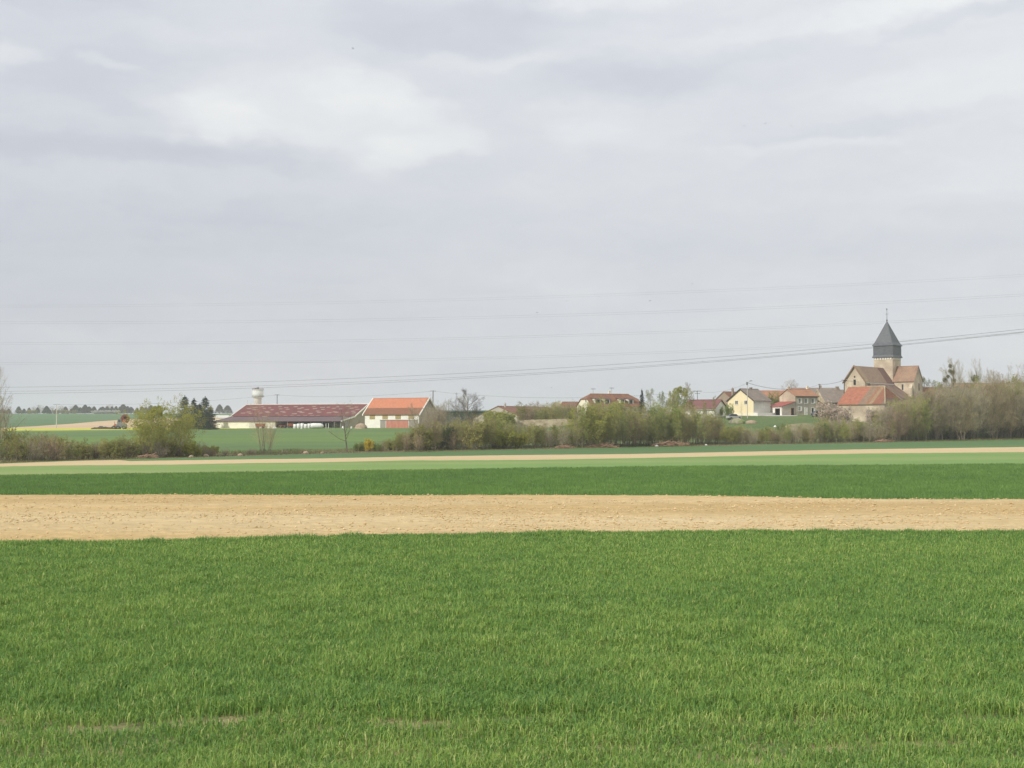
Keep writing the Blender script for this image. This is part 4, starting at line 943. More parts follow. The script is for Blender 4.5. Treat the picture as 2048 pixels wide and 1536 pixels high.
# ------------------------------------------------------------------ vegetation
def perp(d, rnd):
    a = Vector((rnd.gauss(0, 1), rnd.gauss(0, 1), rnd.gauss(0, 1))); a -= d * a.dot(d)
    return a.normalized() if a.length > 1e-6 else Vector((1, 0, 0))
class Tree:
    def __init__(s, seed): s.r = random.Random(seed); s.limb = MB(); s.cr = MB(); s.tips = []; s.rw = .62
    def ribbon(s, p, q, w0, w1, m=0):
        d = (q - p); x = perp(d.normalized(), s.r); w0 *= s.rw; w1 *= s.rw
        s.cr.face([p - x * w0, p + x * w0, q + x * w1, q - x * w1], m)
    def leaf(s, p, sz, m=1):
        r = s.r; n = Vector((r.gauss(0, 1), r.gauss(0, 1), r.gauss(0, 1) + .4)).normalized(); x = perp(n, r); y = n.cross(x)
        a = sz * r.uniform(.6, 1.3); b = a * r.uniform(.45, .8)
        s.cr.face([p - x * a, p - y * b, p + x * a, p + y * b], m)
    def grow(s, p, d, L, rad, lev, spec):
        r = s.r; sp = spec[min(lev, len(spec) - 1)]; n = sp.get('seg', 4); pts = [p.copy()]; rads = [rad]; dd = d.copy()
        end = sp.get('taper', .35)
        for k in range(n):
            dd = (dd + perp(dd, r) * sp.get('wig', .15) + Vector((0, 0, sp.get('up', .05)))).normalized()
            p = p + dd * L / n; pts.append(p.copy()); rads.append(rad * (1 + (end - 1) * (k + 1) / n))
        if sp.get('limb', lev < 2): s.limb.tube(pts, rads, 5 if lev == 0 else 3, cap=False)
        else:
            for a, b, ra, rb in zip(pts, pts[1:], rads, rads[1:]): s.ribbon(a, b, ra, rb)
        last = lev >= len(spec) - 1
        s.tips.append(pts[-1])
        lf = sp.get('leaves', 0)
        for _ in range(int(lf + r.random())):
            t = r.uniform(.2, 1.05) * n; i = min(int(t), n - 1); q = pts[i].lerp(pts[i + 1], min(t - i, 1.2)); s.leaf(q + Vector((r.gauss(0, .08), r.gauss(0, .08), r.gauss(0, .08))) * sp.get('spread', 1), sp.get('lsz', .1))
        if last: return
        c = sp['kids']; f0 = sp.get('from', .3)
        for k in range(c):
            t = f0 + (1 - f0) * (k + r.random()) / c; t = min(t, .999); i = int(t * n); q = pts[i].lerp(pts[i + 1], t * n - i)
            ax = (pts[i + 1] - pts[i]).normalized(); an = R(sp.get('ang', 45) + r.uniform(-12, 12)); side = perp(ax, r)
            cd = (ax * math.cos(an) + side * math.sin(an)).normalized()
            shape = 1 - sp.get('cone', .5) * (t - f0) / (1 - f0)
            if sp.get('dome'): shape = math.sin(math.pi * (.30 + .56 * (t - f0) / (1 - f0)))
            s.grow(q, cd, L * sp['ratio'] * shape * r.uniform(.75, 1.2), max(rads[i] * sp.get('rk', .45), .008), lev + 1, spec)
    def finish(s, name, bark, twig, leafm):
        return s.limb.mesh(name + '_trunk', M[bark]) if s.limb.f else None, s.cr.mesh(name + '_crown', [M[twig], M[leafm]])
PROTO = {}
def reg(key, H, t, bark, twig, leafm): PROTO[key] = (H, *t.finish(key, bark, twig, leafm))
V0 = Vector((0, 0, 0)); UP = Vector((0, 0, 1))
def round_tree(key, seed, bark, twig, leafm, leaves=0, lsz=.1, tr=.16, k=(12, 8, 6, 4), ang=48, ratio=.40, H=10.0, frm=.28, up=.10, tw=.016, dome=True):
    t = Tree(seed); t.rw = .8
    t.grow(V0, UP, H * .86, tr, 0, [dict(kids=k[0], ratio=ratio, ang=ang, wig=.09, up=.1, seg=7, **{'from': frm}, dome=dome, rk=.5),
        dict(kids=k[1], ratio=.45, ang=42, wig=.16, up=up, seg=4, rk=.5), dict(kids=k[2], ratio=.55, ang=38, wig=.2, up=up, seg=3, rk=.6, limb=False, leaves=leaves * .5, lsz=lsz),
        dict(kids=k[3], ratio=.7, ang=36, wig=.2, up=up, seg=2, rk=.8, leaves=leaves * .5, lsz=lsz), dict(seg=2, wig=.2, up=up, taper=.5, leaves=leaves, lsz=lsz)])
    reg(key, H, t, bark, twig, leafm)
def sapling(key, seed, bark, twig, leafm, leaves=0, lsz=.09, H=10.0, k=(36, 8, 5), frm=.10, ratio=.27, ang=42, tr=.06, up=.2):
    t = Tree(seed)
    t.grow(V0, UP, H * .93, tr, 0, [dict(kids=k[0], ratio=ratio, ang=ang, wig=.05, up=.15, seg=8, **{'from': frm}, cone=.55, rk=.42, taper=.2),
        dict(kids=k[1], ratio=.5, ang=36, wig=.14, up=up, seg=3, limb=False, rk=.6, leaves=leaves, lsz=lsz), dict(kids=k[2], ratio=.6, ang=36, wig=.2, up=up, seg=2, rk=.7, leaves=leaves, lsz=lsz), dict(seg=2, wig=.2, up=up, leaves=leaves, lsz=lsz)])
    reg(key, H, t, bark, twig, leafm)
def shrub(key, seed, bark, twig, leafm, leaves=0, lsz=.09, H=4.0, stems=20, spread=46, k=(9, 6, 3), rw=.62):
    t = Tree(seed); r = t.r; t.rw = rw
    for i in range(stems):
        a = r.uniform(0, 6.28); an = R(r.uniform(4, spread)); d = Vector((math.sin(an) * math.cos(a), math.sin(an) * math.sin(a), math.cos(an)))
        t.grow(Vector((r.gauss(0, .25), r.gauss(0, .25), 0)), d, H * r.uniform(.6, .95), .03, 0, [dict(kids=k[0], ratio=.36, ang=40, wig=.12, up=.06, seg=5, **{'from': .12}, cone=.5, rk=.6),
            dict(kids=k[1], ratio=.55, ang=40, wig=.18, up=.08, seg=3, limb=False, rk=.7, leaves=leaves, lsz=lsz), dict(kids=k[2], ratio=.7, ang=38, wig=.2, up=.06, seg=2, rk=.8, leaves=leaves, lsz=lsz), dict(seg=1, wig=.2, leaves=leaves, lsz=lsz)])
    reg(key, H, t, bark, twig, leafm)
def spruce(key, seed, H=10.0, w=2.6, n=34, broad=.9):
    t = Tree(seed); t.rw = 1.0; r = t.r; t.limb.tube([(0, 0, 0), (0, 0, H * .5), (0, 0, H * .98)], [.2, .13, .03], 6)
    for k in range(n):
        f = k / n; z = H * (.06 + .9 * f); L = w * (1 - f) ** broad * r.uniform(.75, 1.15) + .15
        for j in range(int(8 + 5 * (1 - f))):
            a = r.uniform(0, 6.28); p = Vector((0, 0, z + r.uniform(-.15, .15))); dr = Vector((math.cos(a), math.sin(a), -.12 + .35 * f)).normalized(); Lj = L * r.uniform(.65, 1.1); q = p + dr * Lj - Vector((0, 0, .10 * Lj))
            t.ribbon(p, q, .035, .01)
            for i in range(int(8 + Lj * 10)):
                u = r.uniform(.15, 1.05); c = p.lerp(q, u); side = Vector((-math.sin(a), math.cos(a), 0)) * r.choice((-1, 1)); e = c + (dr * .4 + side * .7 + Vector((0, 0, -.25 + r.uniform(-.3, .3)))) * r.uniform(.22, .55) * (1.25 - u * .5)
                t.ribbon(c, e, .055, .03, 1)
    for i in range(40):
        z = H * r.uniform(.9, 1); a = r.uniform(0, 6.28); t.ribbon(Vector((0, 0, z)), Vector((math.cos(a) * .25, math.sin(a) * .25, z + r.uniform(-.1, .25))), .04, .02, 1)
    reg(key, H, t, 'bark', 'twig_dark', 'conifer')
round_tree('bare_a', 11, 'bark', 'twig_grey', 'bud', 0, k=(18, 10, 7, 4), frm=.2, ang=50)
round_tree('bare_b', 12, 'bark', 'twig_red', 'bud', 0, k=(17, 9, 7, 4), ang=44, frm=.18)
round_tree('bare_thin', 13, 'bark', 'twig_grey', 'bud', 0, k=(13, 8, 5, 3), tr=.13, ratio=.46, ang=50, frm=.22)
round_tree('bud_a', 14, 'bark', 'twig_olive', 'bud', 1, .09, k=(17, 9, 6, 3), frm=.16)
round_tree('bud_b', 15, 'bark_pale', 'twig_grey', 'budgreen', 1, .075, k=(16, 9, 6, 3), ang=42, frm=.2)
round_tree('willow', 16, 'bark_pale', 'twig_olive', 'willow', 2, .095, k=(24, 11, 7, 3), frm=.06, ratio=.52, ang=58, up=.05)
round_tree('big_oak', 17, 'bark', 'twig_dark', 'budgreen', 0, .08, k=(19, 11, 8, 4), tr=.26, ratio=.52, ang=60, frm=.30, up=.05, H=12.0)
sapling('sap_grey', 21, 'bark_pale', 'twig_grey', 'bud', 0)
sapling('sap_red', 22, 'bark', 'twig_red', 'bud', 0)
sapling('sap_bud', 23, 'bark_pale', 'twig_olive', 'bud', 1, .085)
sapling('sap_green', 24, 'bark', 'twig_olive', 'budgreen', 1, .095)
sapling('poplar', 25, 'bark_pale', 'twig_grey', 'bud', 0, k=(54, 9, 6), frm=.10, ratio=.33, ang=26, tr=.10, up=.35)
sapling('poplar_wide', 26, 'bark', 'twig_grey', 'bud', 0, k=(42, 10, 6), frm=.22, ratio=.42, ang=36, tr=.14, up=.28)
shrub('shrub_brown', 31, 'bark', 'twig_red', 'bud', 0)
shrub('shrub_olive', 32, 'bark', 'twig_olive', 'bud', 1, .085)
shrub('shrub_green', 33, 'bark', 'twig_olive', 'budgreen', 1, .085)
shrub('shrub_grey', 34, 'bark', 'twig_grey', 'bud', 0, stems=24, k=(9, 6, 3))
shrub('shrub_ivy', 35, 'bark', 'twig_dark', 'ivy', 1, .09, spread=34)
shrub('shrub_blossom', 36, 'bark', 'twig_red', 'blossom', 1, .085)
shrub('shrub_white', 37, 'bark', 'twig_grey', 'whiteblossom', 3, .12, spread=50)
shrub('shrub_yellow', 38, 'bark', 'twig_olive', 'forsythia', 2, .08, H=3.0, stems=9)
shrub('shrub_willow', 39, 'bark', 'twig_olive', 'willow', 2, .09)
spruce('spruce', 41, w=2.9, broad=.75); spruce('spruce_wide', 42, w=3.6, broad=.55); spruce('spruce_slim', 43, w=1.5, n=40)
shrub('multi_stem', 44, 'bark', 'twig_red', 'bud', 0, H=9.0, stems=11, spread=20, k=(12, 7, 4), rw=.42)
shrub('willow_bush', 45, 'bark_pale', 'twig_olive', 'willow', .75, .085, H=8.0, stems=12, spread=44, k=(13, 8, 5), rw=.5)
shrub('tall_brown', 46, 'bark', 'twig_red', 'bud', 0, H=9.0, stems=14, spread=24, k=(15, 9, 5))
shrub('tall_olive', 47, 'bark_pale', 'twig_olive', 'bud', 1, .075, H=9.0, stems=13, spread=22, k=(14, 8, 5))
shrub('tall_grey', 48, 'bark', 'twig_grey', 'budgreen', 0, .075, H=9.0, stems=13, spread=26, k=(15, 9, 5))
def mball(key, seed, n=900):
    t = Tree(seed); r = t.r
    for k in range(n):
        d = Vector((r.gauss(0, 1), r.gauss(0, 1), r.gauss(0, 1))).normalized(); rr = r.random() ** .45; p = d * rr
        if k % 3 == 0: t.ribbon(d * .1, p, .018, .010)
        t.leaf(p, .085)
    PROTO[key] = (1.0, None, t.cr.mesh(key, [M['twig_olive'], M['mistle']]))
mball('mistletoe', 51)
def far_tree(key, seed, conifer=True):
    t = Tree(seed); t.rw = 1.0; r = t.r; H = 10.0
    t.cr.tube([(0, 0, 0), (0, 0, H * .8)], [.28, .08], 5, m=0)
    if conifer:
        for k in range(1700):
            f = r.random() ** .8; z = H * (.1 + .88 * f); w_ = 2.9 * (1 - f) ** .65 * math.sqrt(r.random()) + .12; a = r.uniform(0, 6.28); t.leaf(Vector((w_ * math.cos(a), w_ * math.sin(a), z)), .34)
    else:
        for k in range(60):
            a = r.uniform(0, 6.28); rr = 3.0 * math.sqrt(r.random()); z = H * r.uniform(.45, 1.0) ; z -= rr * .35
            e = Vector((rr * math.cos(a), rr * math.sin(a), z)); t.ribbon(Vector((0, 0, z * .55)), e, .05, .02)
            for j in range(9): t.ribbon(e, e + Vector((r.gauss(0, .7), r.gauss(0, .7), r.uniform(-.2, .9))), .03, .015)
    PROTO[key] = (H, None, t.cr.mesh(key, [M['twig_grey'], M['conifer']]))
far_tree('far_conifer', 61); far_tree('far_conifer2', 62); far_tree('far_bare', 63, False)
vr = random.Random(99)
def plant(name, key, px, Y, H, label, cat, group=None, wide=1.0, rz=None, z=None, sink=.1, lean=0.0):
    h, lm, cm_ = PROTO[key]; x = xx(px, Y); z = gz(x, Y) - sink if z is None else z; s = H / h; rz = vr.uniform(0, 6.28) if rz is None else rz
    if lm is None:
        o = link(cm_, name); o.location = (x, Y, z); o.rotation_euler = (0, lean, rz); o.scale = (s * wide, s * wide, s); return tag(o, label, cat, group)
    e = empty(name, (x, Y, z), rz, label, cat, group); e.rotation_euler = (0, 0, 0); e.rotation_euler = (0, lean, rz) if not lean else (0, lean, 0)
    e.scale = (s * wide, s * wide, s)
    t = link(lm, 'trunk' if cat != 'shrub' else 'stems', e); c = link(cm_, 'crown' if cat != 'shrub' else 'foliage', e)
    return e
def tree_px(name, key, px, pyb, pyt, Y, label, cat='tree', group=None, wide=1.0, **k):
    x = xx(px, Y); zb = gz(x, Y) - .1 if pyb is None else zz(pyb, Y); H = zz(pyt, Y) - zb
    return plant(name, key, px, Y, H, label, cat, group, wide, z=zb, **k)
def YB(px):  # far edge of the crops, where the hedge starts
    return ground_depth(px, np.interp(px, [p[0] for p in B[6]], [p[1] for p in B[6]]) - 1.2)

# single trees one can tell apart
tree_px('poplar_tree', 'poplar', 1, None, 742, YB(5) + 10, 'tall bare poplar at the far left edge of the hedge', wide=1.15)
tree_px('bare_tree', 'bare_thin', 18, None, 790, YB(20) + 16, 'low bare tree at the foot of the tall poplar', wide=.8)
tree_px('willow_tree', 'willow_bush', 322, None, 803, YB(320) + 6, 'middle yellow-green willow of the clump left of the dark spruces', wide=.92)
tree_px('willow_tree', 'willow_bush', 362, None, 797, YB(370) + 9, 'tallest yellow-green willow, touching the dark spruces', wide=.80)
tree_px('willow_tree', 'willow_bush', 290, None, 808, YB(290) + 4, 'yellow-green willow at the left end of the willow clump', wide=.75)
tree_px('willow_tree', 'willow', 305, None, 815, YB(300) + 12, 'lower yellow-green willow standing at the back of the willow clump', wide=.9)
tree_px('spruce_tree', 'spruce_wide', 410, 861, 792, 505, 'dark spruce in front of the white wall of the long shed', wide=.92)
tree_px('spruce_tree', 'spruce_wide', 369, 862, 790, 520, 'dark spruce half hidden behind the yellow-green willow', wide=.9)
tree_px('spruce_tree', 'spruce', 388, 862, 796, 530, 'slim dark spruce between two wider spruces', wide=1.3)
tree_px('spruce_tree', 'spruce_wide', 421, 862, 812, 500, 'lower dark spruce at the right end of the spruce group', wide=1.1)
tree_px('spruce_tree', 'spruce_wide', 399, 862, 806, 512, 'lower dark spruce filling the middle of the spruce group', wide=1.1)
tree_px('bare_tree', 'multi_stem', 527, None, 806, YB(528) + 3, 'many-stemmed bare tree in front of the middle of the shed roof', wide=1.05)
tree_px('bare_tree', 'multi_stem', 541, None, 822, YB(528) + 6, 'lower bare brownish tree just right of the many-stemmed tree by the shed', wide=.7)
tree_px('bare_tree', 'bare_thin', 694, None, 806, YB(694) + 4, 'lone thin bare tree in the field before the right end of the shed', wide=1.15, rz=.6)
tree_px('shrub', 'shrub_yellow', 738, None, 877, YB(738) + 2, 'small yellow flowering shrub right of the lone bare tree', 'shrub', wide=.8)
tree_px('bare_tree', 'big_oak', 936, None, 777, YB(936) + 16, 'large spreading bare tree in front of the green hangar', wide=.78, rz=1.1)
tree_px('bare_tree', 'bare_a', 925, None, 788, YB(936) + 22, 'bare tree standing just behind the large spreading tree', wide=.55)
tree_px('bare_tree', 'bare_thin', 872, None, 794, YB(872) + 8, 'bare tree leaning across the gable of the orange roofed barn', wide=.85, lean=R(-10))
tree_px('bare_tree', 'bare_a', 848, None, 800, YB(848) + 12, 'slanting bare tree against the right gable of the orange roofed barn', wide=.5, lean=R(-16))
tree_px('bare_tree', 'bare_a', 892, None, 797, YB(890) + 14, 'bare tree between the telegraph pole and the spreading tree', wide=.6)
tree_px('conifer_tree', 'spruce', 1284, None, 777, 385, 'narrow conifer beside the right end of the half-hipped house', wide=.62)
tree_px('birch_tree', 'bud_b', 1302, None, 778, 372, 'thin birch right of the narrow conifer', wide=.7)
tree_px('birch_tree', 'bud_b', 1325, None, 783, 378, 'thin birch next to the yellow-green tree', wide=.7)
tree_px('budding_tree', 'willow', 1362, None, 776, 345, 'yellow-green budding tree left of the bungalow', wide=.66)
tree_px('budding_tree', 'bud_a', 1345, None, 782, 335, 'pale green loose tree leaning on the yellow-green budding tree', wide=.6)
tree_px('bare_tree', 'bare_a', 1373, None, 763, 430, 'bare round tree showing above the yellow-green budding tree', wide=.75)
tree_px('bare_tree', 'bare_a', 1581, None, 757, 455, 'round bare tree rising behind the stone house roof', wide=.95)
tree_px('poplar_tree', 'bare_a', 1902, None, 713, 345, 'tall bare tree carrying several mistletoe balls right of the church', wide=.62)
tree_px('poplar_tree', 'bare_thin', 1953, None, 717, 350, 'tall bare tree with one large mistletoe ball near the right edge', wide=.5)
tree_px('poplar_tree', 'bare_a', 1990, None, 737, 356, 'bare fan-shaped tree right of the single mistletoe ball', wide=.7)
tree_px('poplar_tree', 'bare_thin', 2046, None, 727, 352, 'tall bare tree at the far right edge of the thicket', wide=.6)
tree_px('blossom_tree', 'shrub_blossom', 1662, None, 797, 342, 'pinkish blossoming bush left of the big hipped barn', wide=.85)
tree_px('blossom_tree', 'shrub_blossom', 1689, None, 808, 338, 'pinkish blossoming bush before the left corner of the big hipped barn', wide=.8)
tree_px('shrub', 'shrub_blossom', 1744, None, 812, 340, 'pale brown round bush against the barn wall', 'shrub', wide=.75)
tree_px('shrub', 'shrub_olive', 1756, None, 818, 339, 'dark olive bush right beside the pale brown round bush', 'shrub', wide=.7)
tree_px('shrub', 'shrub_green', 1546, None, 786, 412, 'dark olive bush between the yellow house and the garage', 'shrub', wide=.8)
tree_px('shrub', 'shrub_green', 1440, None, 812, 366, 'green bush under the right gable of the bungalow', 'shrub', wide=1.0)
tree_px('shrub', 'shrub_green', 1458, None, 808, 362, 'dense green bush at the left corner of the yellow house', 'shrub', wide=.9)
tree_px('shrub', 'sap_grey', 1483, None, 803, 360, 'thin pale sapling in front of the yellow gable', 'shrub', wide=.9)
tree_px('bare_tree', 'bud_a', 1835, None, 745, 404, 'green budding tree touching the church transept', wide=.6)
tree_px('bare_tree', 'bud_b', 1850, None, 755, 418, 'pale green tree just right of the church', wide=.9)
tree_px('bare_tree', 'bud_b', 1872, None, 762, 420, 'small pale green tree between the church and the mistletoe tree', wide=.9)
tree_px('ivy_tree', 'shrub_ivy', 897, None, 850, YB(900) + 6, 'dark ivy-covered bush left of the spreading tree trunk', 'shrub', wide=.55)

# trees and bushes along the margin of the fields, by stretch
def stretch(px0, px1, n, env, kinds, depth, place_, seed, hmin=.7, wide=(.8, 1.15)):
    r = random.Random(seed); tot = sum(k[1] for k in kinds)
    for i in range(n):
        px = px0 + (px1 - px0) * (i + r.random()) / n; q = r.random() * tot; key = kinds[-1]
        for k in kinds:
            q -= k[1]
            if q <= 0: key = k; break
        Y = YB(px) + r.uniform(*depth); x = xx(px, Y); zb = gz(x, Y) - .1
        top = np.interp(px, [e[0] for e in env], [e[1] for e in env]); f = r.uniform(hmin, 1.02)
        if len(key) > 3: f *= key[3]
        H = (zz(top, Y) - zb) * f
        if H < .8: continue
        wv = r.uniform(*wide) * (1.35 if key[0][:3] == 'sap' else 1.12); nm = {'sap': 'sapling', 'shr': 'shrub', 'tal': 'thicket_bush', 'bar': 'bare_tree', 'bud': 'budding_tree', 'wil': 'shrub'}[key[0][:3]]  # the tall kinds are many-stemmed bushes, filed under trees
        cat = 'shrub' if nm == 'shrub' else 'tree'
        plant(nm, key[0], px, Y, H, key[2] + ' ' + place_, cat, key[2] + ' ' + place_, wide=wv, z=zb)
S_B, S_O, S_G, S_Y, S_I = 'bare brown bush', 'olive budding bush', 'grey twiggy bush', 'fresh green bush', 'dark ivy-covered bush'
T_G, T_R, T_B, T_N = 'slender grey sapling', 'slender reddish sapling', 'slender budding sapling', 'slender green sapling'
U_B, U_O, U_G, W_Y = 'tall bare brown bush', 'tall olive budding bush', 'tall grey bush', 'yellow-green budding bush'
left_env = [(0, 850), (60, 862), (110, 858), (150, 874), (200, 880), (245, 868), (280, 872), (340, 868), (400, 880), (440, 890), (500, 893)]
tall = [('tall_brown', 3, U_B), ('tall_olive', 3.4, U_O), ('tall_grey', 2, U_G)]
stretch(-8, 150, 20, left_env, [('shrub_brown', 2, S_B), ('shrub_olive', 3, S_O), ('tall_olive', 3, U_O), ('tall_brown', 2, U_B), ('shrub_grey', 2, S_G)], (1, 16), 'in the low hedge at the far left', 1, wide=(.8, 1.2), hmin=.55)
stretch(150, 265, 17, left_env, [('shrub_brown', 3, S_B), ('shrub_olive', 3, S_O), ('tall_olive', 2, U_O), ('shrub_ivy', .4, S_I)], (1, 12), 'in the low hedge below the red farm machine', 2, wide=(.8, 1.3), hmin=.55)
stretch(262, 425, 21, left_env, [('shrub_brown', 3, S_B), ('shrub_olive', 3, S_O), ('shrub_willow', 3, 'low yellow-green bush'), ('shrub_grey', 2, S_G)], (1, 8), 'at the foot of the yellow-green willows', 3, wide=(.8, 1.3), hmin=.5)
stretch(425, 520, 5, [(425, 890), (520, 895)], [('shrub_brown', 3, S_B), ('shrub_grey', 3, S_G)], (1, 5), 'in the gap below the cream shed wall', 4)
stretch(552, 690, 5, [(552, 898), (690, 896)], [('shrub_brown', 3, S_B), ('shrub_grey', 2, S_G)], (1, 4), 'on the bare margin below the long shed', 5, wide=(1, 1.8))
stretch(705, 760, 6, [(705, 882), (760, 880)], [('shrub_olive', 3, S_O), ('shrub_green', 1.5, S_Y)], (1, 8), 'around the small yellow flowering shrub', 6)
stretch(755, 860, 20, [(755, 884), (790, 862), (825, 856), (860, 846)], [('shrub_brown', 2, S_B), ('shrub_olive', 3, S_O), ('tall_olive', 3, U_O), ('tall_brown', 2, U_B)], (1, 12), 'below the orange roofed barn', 7, hmin=.6)
stretch(845, 1005, 34, [(845, 830), (880, 814), (940, 828), (985, 822), (1005, 828)], tall + [('shrub_brown', 1.5, S_B, .7), ('shrub_ivy', 1.2, S_I, .6), ('shrub_olive', 2, S_O, .8)], (1, 18), 'around the large spreading tree', 8, hmin=.6)
stretch(1000, 1165, 37, [(1000, 840), (1060, 848), (1130, 848), (1165, 840)], [('tall_olive', 4, U_O), ('sap_green', 2, T_N), ('sap_bud', 2, T_B), ('tall_grey', 2, U_G), ('shrub_willow', 1, W_Y, .8), ('shrub_ivy', .8, S_I, .55)], (1, 20), 'in the thicket below the rubble stone wall', 9, hmin=.75)
stretch(1148, 1262, 33, [(1148, 818), (1185, 800), (1220, 797), (1262, 808)], [('tall_olive', 3, U_O), ('willow_bush', 2.2, W_Y), ('sap_grey', 2, T_G), ('sap_bud', 2, T_B), ('tall_brown', 1.5, U_B, .8)], (1, 24), 'in the thicket before the half-hipped house', 10, hmin=.68, wide=(.7, 1.0))
stretch(1262, 1450, 49, [(1262, 816), (1300, 822), (1345, 808), (1400, 814), (1450, 832)], [('tall_olive', 3, U_O), ('tall_brown', 2.5, U_B), ('willow_bush', 1, W_Y), ('sap_grey', 2, T_G), ('sap_red', 2, T_R), ('tall_grey', 2, U_G)], (1, 26), 'in the thicket below the bungalow', 11, hmin=.66, wide=(.7, 1.0))
stretch(1450, 1540, 22, [(1450, 848), (1540, 856)], [('sap_green', 2, T_N), ('tall_olive', 3, U_O), ('tall_grey', 2, U_G), ('shrub_green', 1.5, S_Y, .8)], (1, 16), 'in the thicket below the yellow house', 12)
stretch(1540, 1665, 30, [(1540, 850), (1600, 846), (1665, 840)], [('tall_brown', 2.5, U_B), ('tall_grey', 2.5, U_G), ('tall_olive', 2, U_O), ('sap_green', 1, T_N), ('shrub_brown', 1, S_B, .8)], (1, 16), 'in the thicket below the stone house', 13, hmin=.6)
stretch(1640, 1770, 36, [(1640, 832), (1700, 840), (1770, 834)], [('tall_brown', 3, U_B), ('tall_grey', 2, U_G), ('tall_olive', 2, U_O), ('shrub_green', 1, S_Y, .8), ('shrub_brown', 1, S_B, .8)], (1, 22), 'in the thicket below the big hipped barn', 14, hmin=.65)
stretch(1765, 1885, 37, [(1765, 806), (1810, 788), (1850, 778), (1885, 766)], [('tall_brown', 3, U_B), ('tall_olive', 2.6, U_O), ('tall_grey', 3, U_G)] + [('bare_b', 1.5, 'bare brownish tree'), ('shrub_ivy', 1, S_I, .4), ('shrub_green', .7, S_Y, .35)], (1, 26), 'in the thicket right of the church', 15, hmin=.78, wide=(.7, 1.05))
stretch(1878, 2090, 69, [(1878, 764), (1920, 756), (1990, 757), (2060, 750)], [('tall_brown', 3, U_B), ('tall_olive', 2.6, U_O), ('tall_grey', 3, U_G)] + [('bare_b', 2.5, 'bare brownish tree'), ('bare_a', 1.5, 'bare grey tree'), ('shrub_ivy', 1.2, S_I, .4), ('shrub_green', .8, S_Y, .35)], (1, 34), 'in the tall thicket at the far right', 16, hmin=.76, wide=(.7, 1.1))
sap = [('sap_grey', 3, T_G), ('sap_red', 2, T_R), ('sap_bud', 3, T_B), ('sap_green', 2, T_N)]
stretch(1000, 1150, 34, [(1000, 846), (1150, 846)], sap, (1, 14), 'in front of the thicket below the rubble stone wall', 21, hmin=.75)
stretch(1150, 1262, 30, [(1150, 815), (1200, 806), (1262, 812)], sap, (1, 14), 'in front of the thicket before the half-hipped house', 22, hmin=.72)
stretch(1262, 1450, 50, [(1262, 822), (1345, 812), (1450, 836)], sap, (1, 14), 'in front of the thicket below the bungalow', 23, hmin=.7)
stretch(1450, 1660, 46, [(1450, 854), (1560, 850), (1660, 844)], sap, (1, 10), 'in front of the thicket below the yellow and stone houses', 24, hmin=.65)
stretch(0, 420, 30, [(0, 856), (100, 862), (200, 878), (420, 884)], sap, (1, 10), 'standing out of the low hedge at the left', 25, hmin=.6)
stretch(1660, 1900, 34, [(1660, 838), (1760, 832), (1820, 800), (1900, 776)], sap[:3], (1, 12), 'in front of the thicket below the church', 26, hmin=.65)
r = random.Random(311)
for i in range(11):
    px = 1880 + 180 * (i + r.random()) / 11
    tree_px('bare_tree', r.choice(['bare_a', 'bare_thin', 'poplar_wide', 'bare_b']), px, None, r.uniform(728, 752), 352 + r.uniform(0, 14), 'tall wispy bare tree rising above the thicket at the far right', group='wispy bare trees above the far right thicket', wide=r.uniform(.5, .8))
for i in range(7):
    px = 850 + 38 * (i + r.random()) / 7
    tree_px('bare_tree', r.choice(['tall_grey', 'bare_a', 'tall_brown']), px, None, r.uniform(800, 816), 468 + r.uniform(-6, 4), 'bare tree close against the right gable of the orange roofed barn', group='bare trees against the barn gable', wide=r.uniform(.8, 1.1))
for i in range(9):
    px = 1268 + 175 * (i + r.random()) / 9
    tree_px('bare_tree', r.choice(['tall_olive', 'bud_a', 'sap_bud', 'bud_b']), px, None, r.uniform(792, 812), 332 + r.uniform(0, 16), 'taller budding tree standing out of the thicket below the bungalow', group='taller budding trees below the bungalow', wide=r.uniform(.7, 1.0))
# behind the stone wall
r = random.Random(77)
for i in range(24):
    px = 1046 + 104 * (i + r.random()) / 24
    tree_px('bare_tree', r.choice(['tall_brown', 'tall_grey', 'tall_olive', 'tall_olive', 'bare_a']), px, None, r.uniform(801, 814), 412 + r.uniform(0, 12), 'bare or budding tree in the clump behind the rubble stone wall', group='clump of trees behind the stone wall', wide=r.uniform(.7, 1.1))
for i in range(5):
    px = 985 + 26 * (i + r.random()) / 5
    tree_px('shrub', 'shrub_willow', px, None, r.uniform(820, 828), 398 + r.uniform(0, 5), 'yellow-green bush at the left end of the rubble stone wall', 'shrub', 'yellow-green bushes at the end of the stone wall')
# mistletoe
def mistletoe(px, py, Y, d, label):
    h, lm, cmesh = PROTO['mistletoe']; o = link(cmesh, 'mistletoe'); p = at(px, py, Y); o.location = p; s = d * mpp(Y) / 2; o.scale = (s, s, s * 1.05); tag(o, label, 'mistletoe', 'mistletoe balls in the bare trees')
for a_ in ((1901, 732, 344, 9, 'small topmost mistletoe ball in the tall tree right of the church'), (1900, 742, 344, 9, 'second mistletoe ball from the top in the tall tree right of the church'), (1905, 745, 344, 11, 'largest middle mistletoe ball in the tall tree right of the church'),
           (1896, 753, 344, 8, 'small mistletoe ball just below the middle cluster'), (1890, 760, 344, 11, 'leftmost mistletoe ball in the tall tree right of the church'), (1907, 762, 344, 11, 'lowest mistletoe ball in the tall tree right of the church'),
           (1950, 757, 349, 16, 'big round mistletoe ball in the bare tree near the right edge'), (1781, 808, 336, 9, 'mistletoe ball in front of the corner of the big hipped barn'), (1828, 809, 338, 10, 'mistletoe ball low in the thicket under the church transept'), (1822, 819, 338, 7, 'tiny mistletoe ball low in the thicket left of its neighbour')):
    mistletoe(*a_)
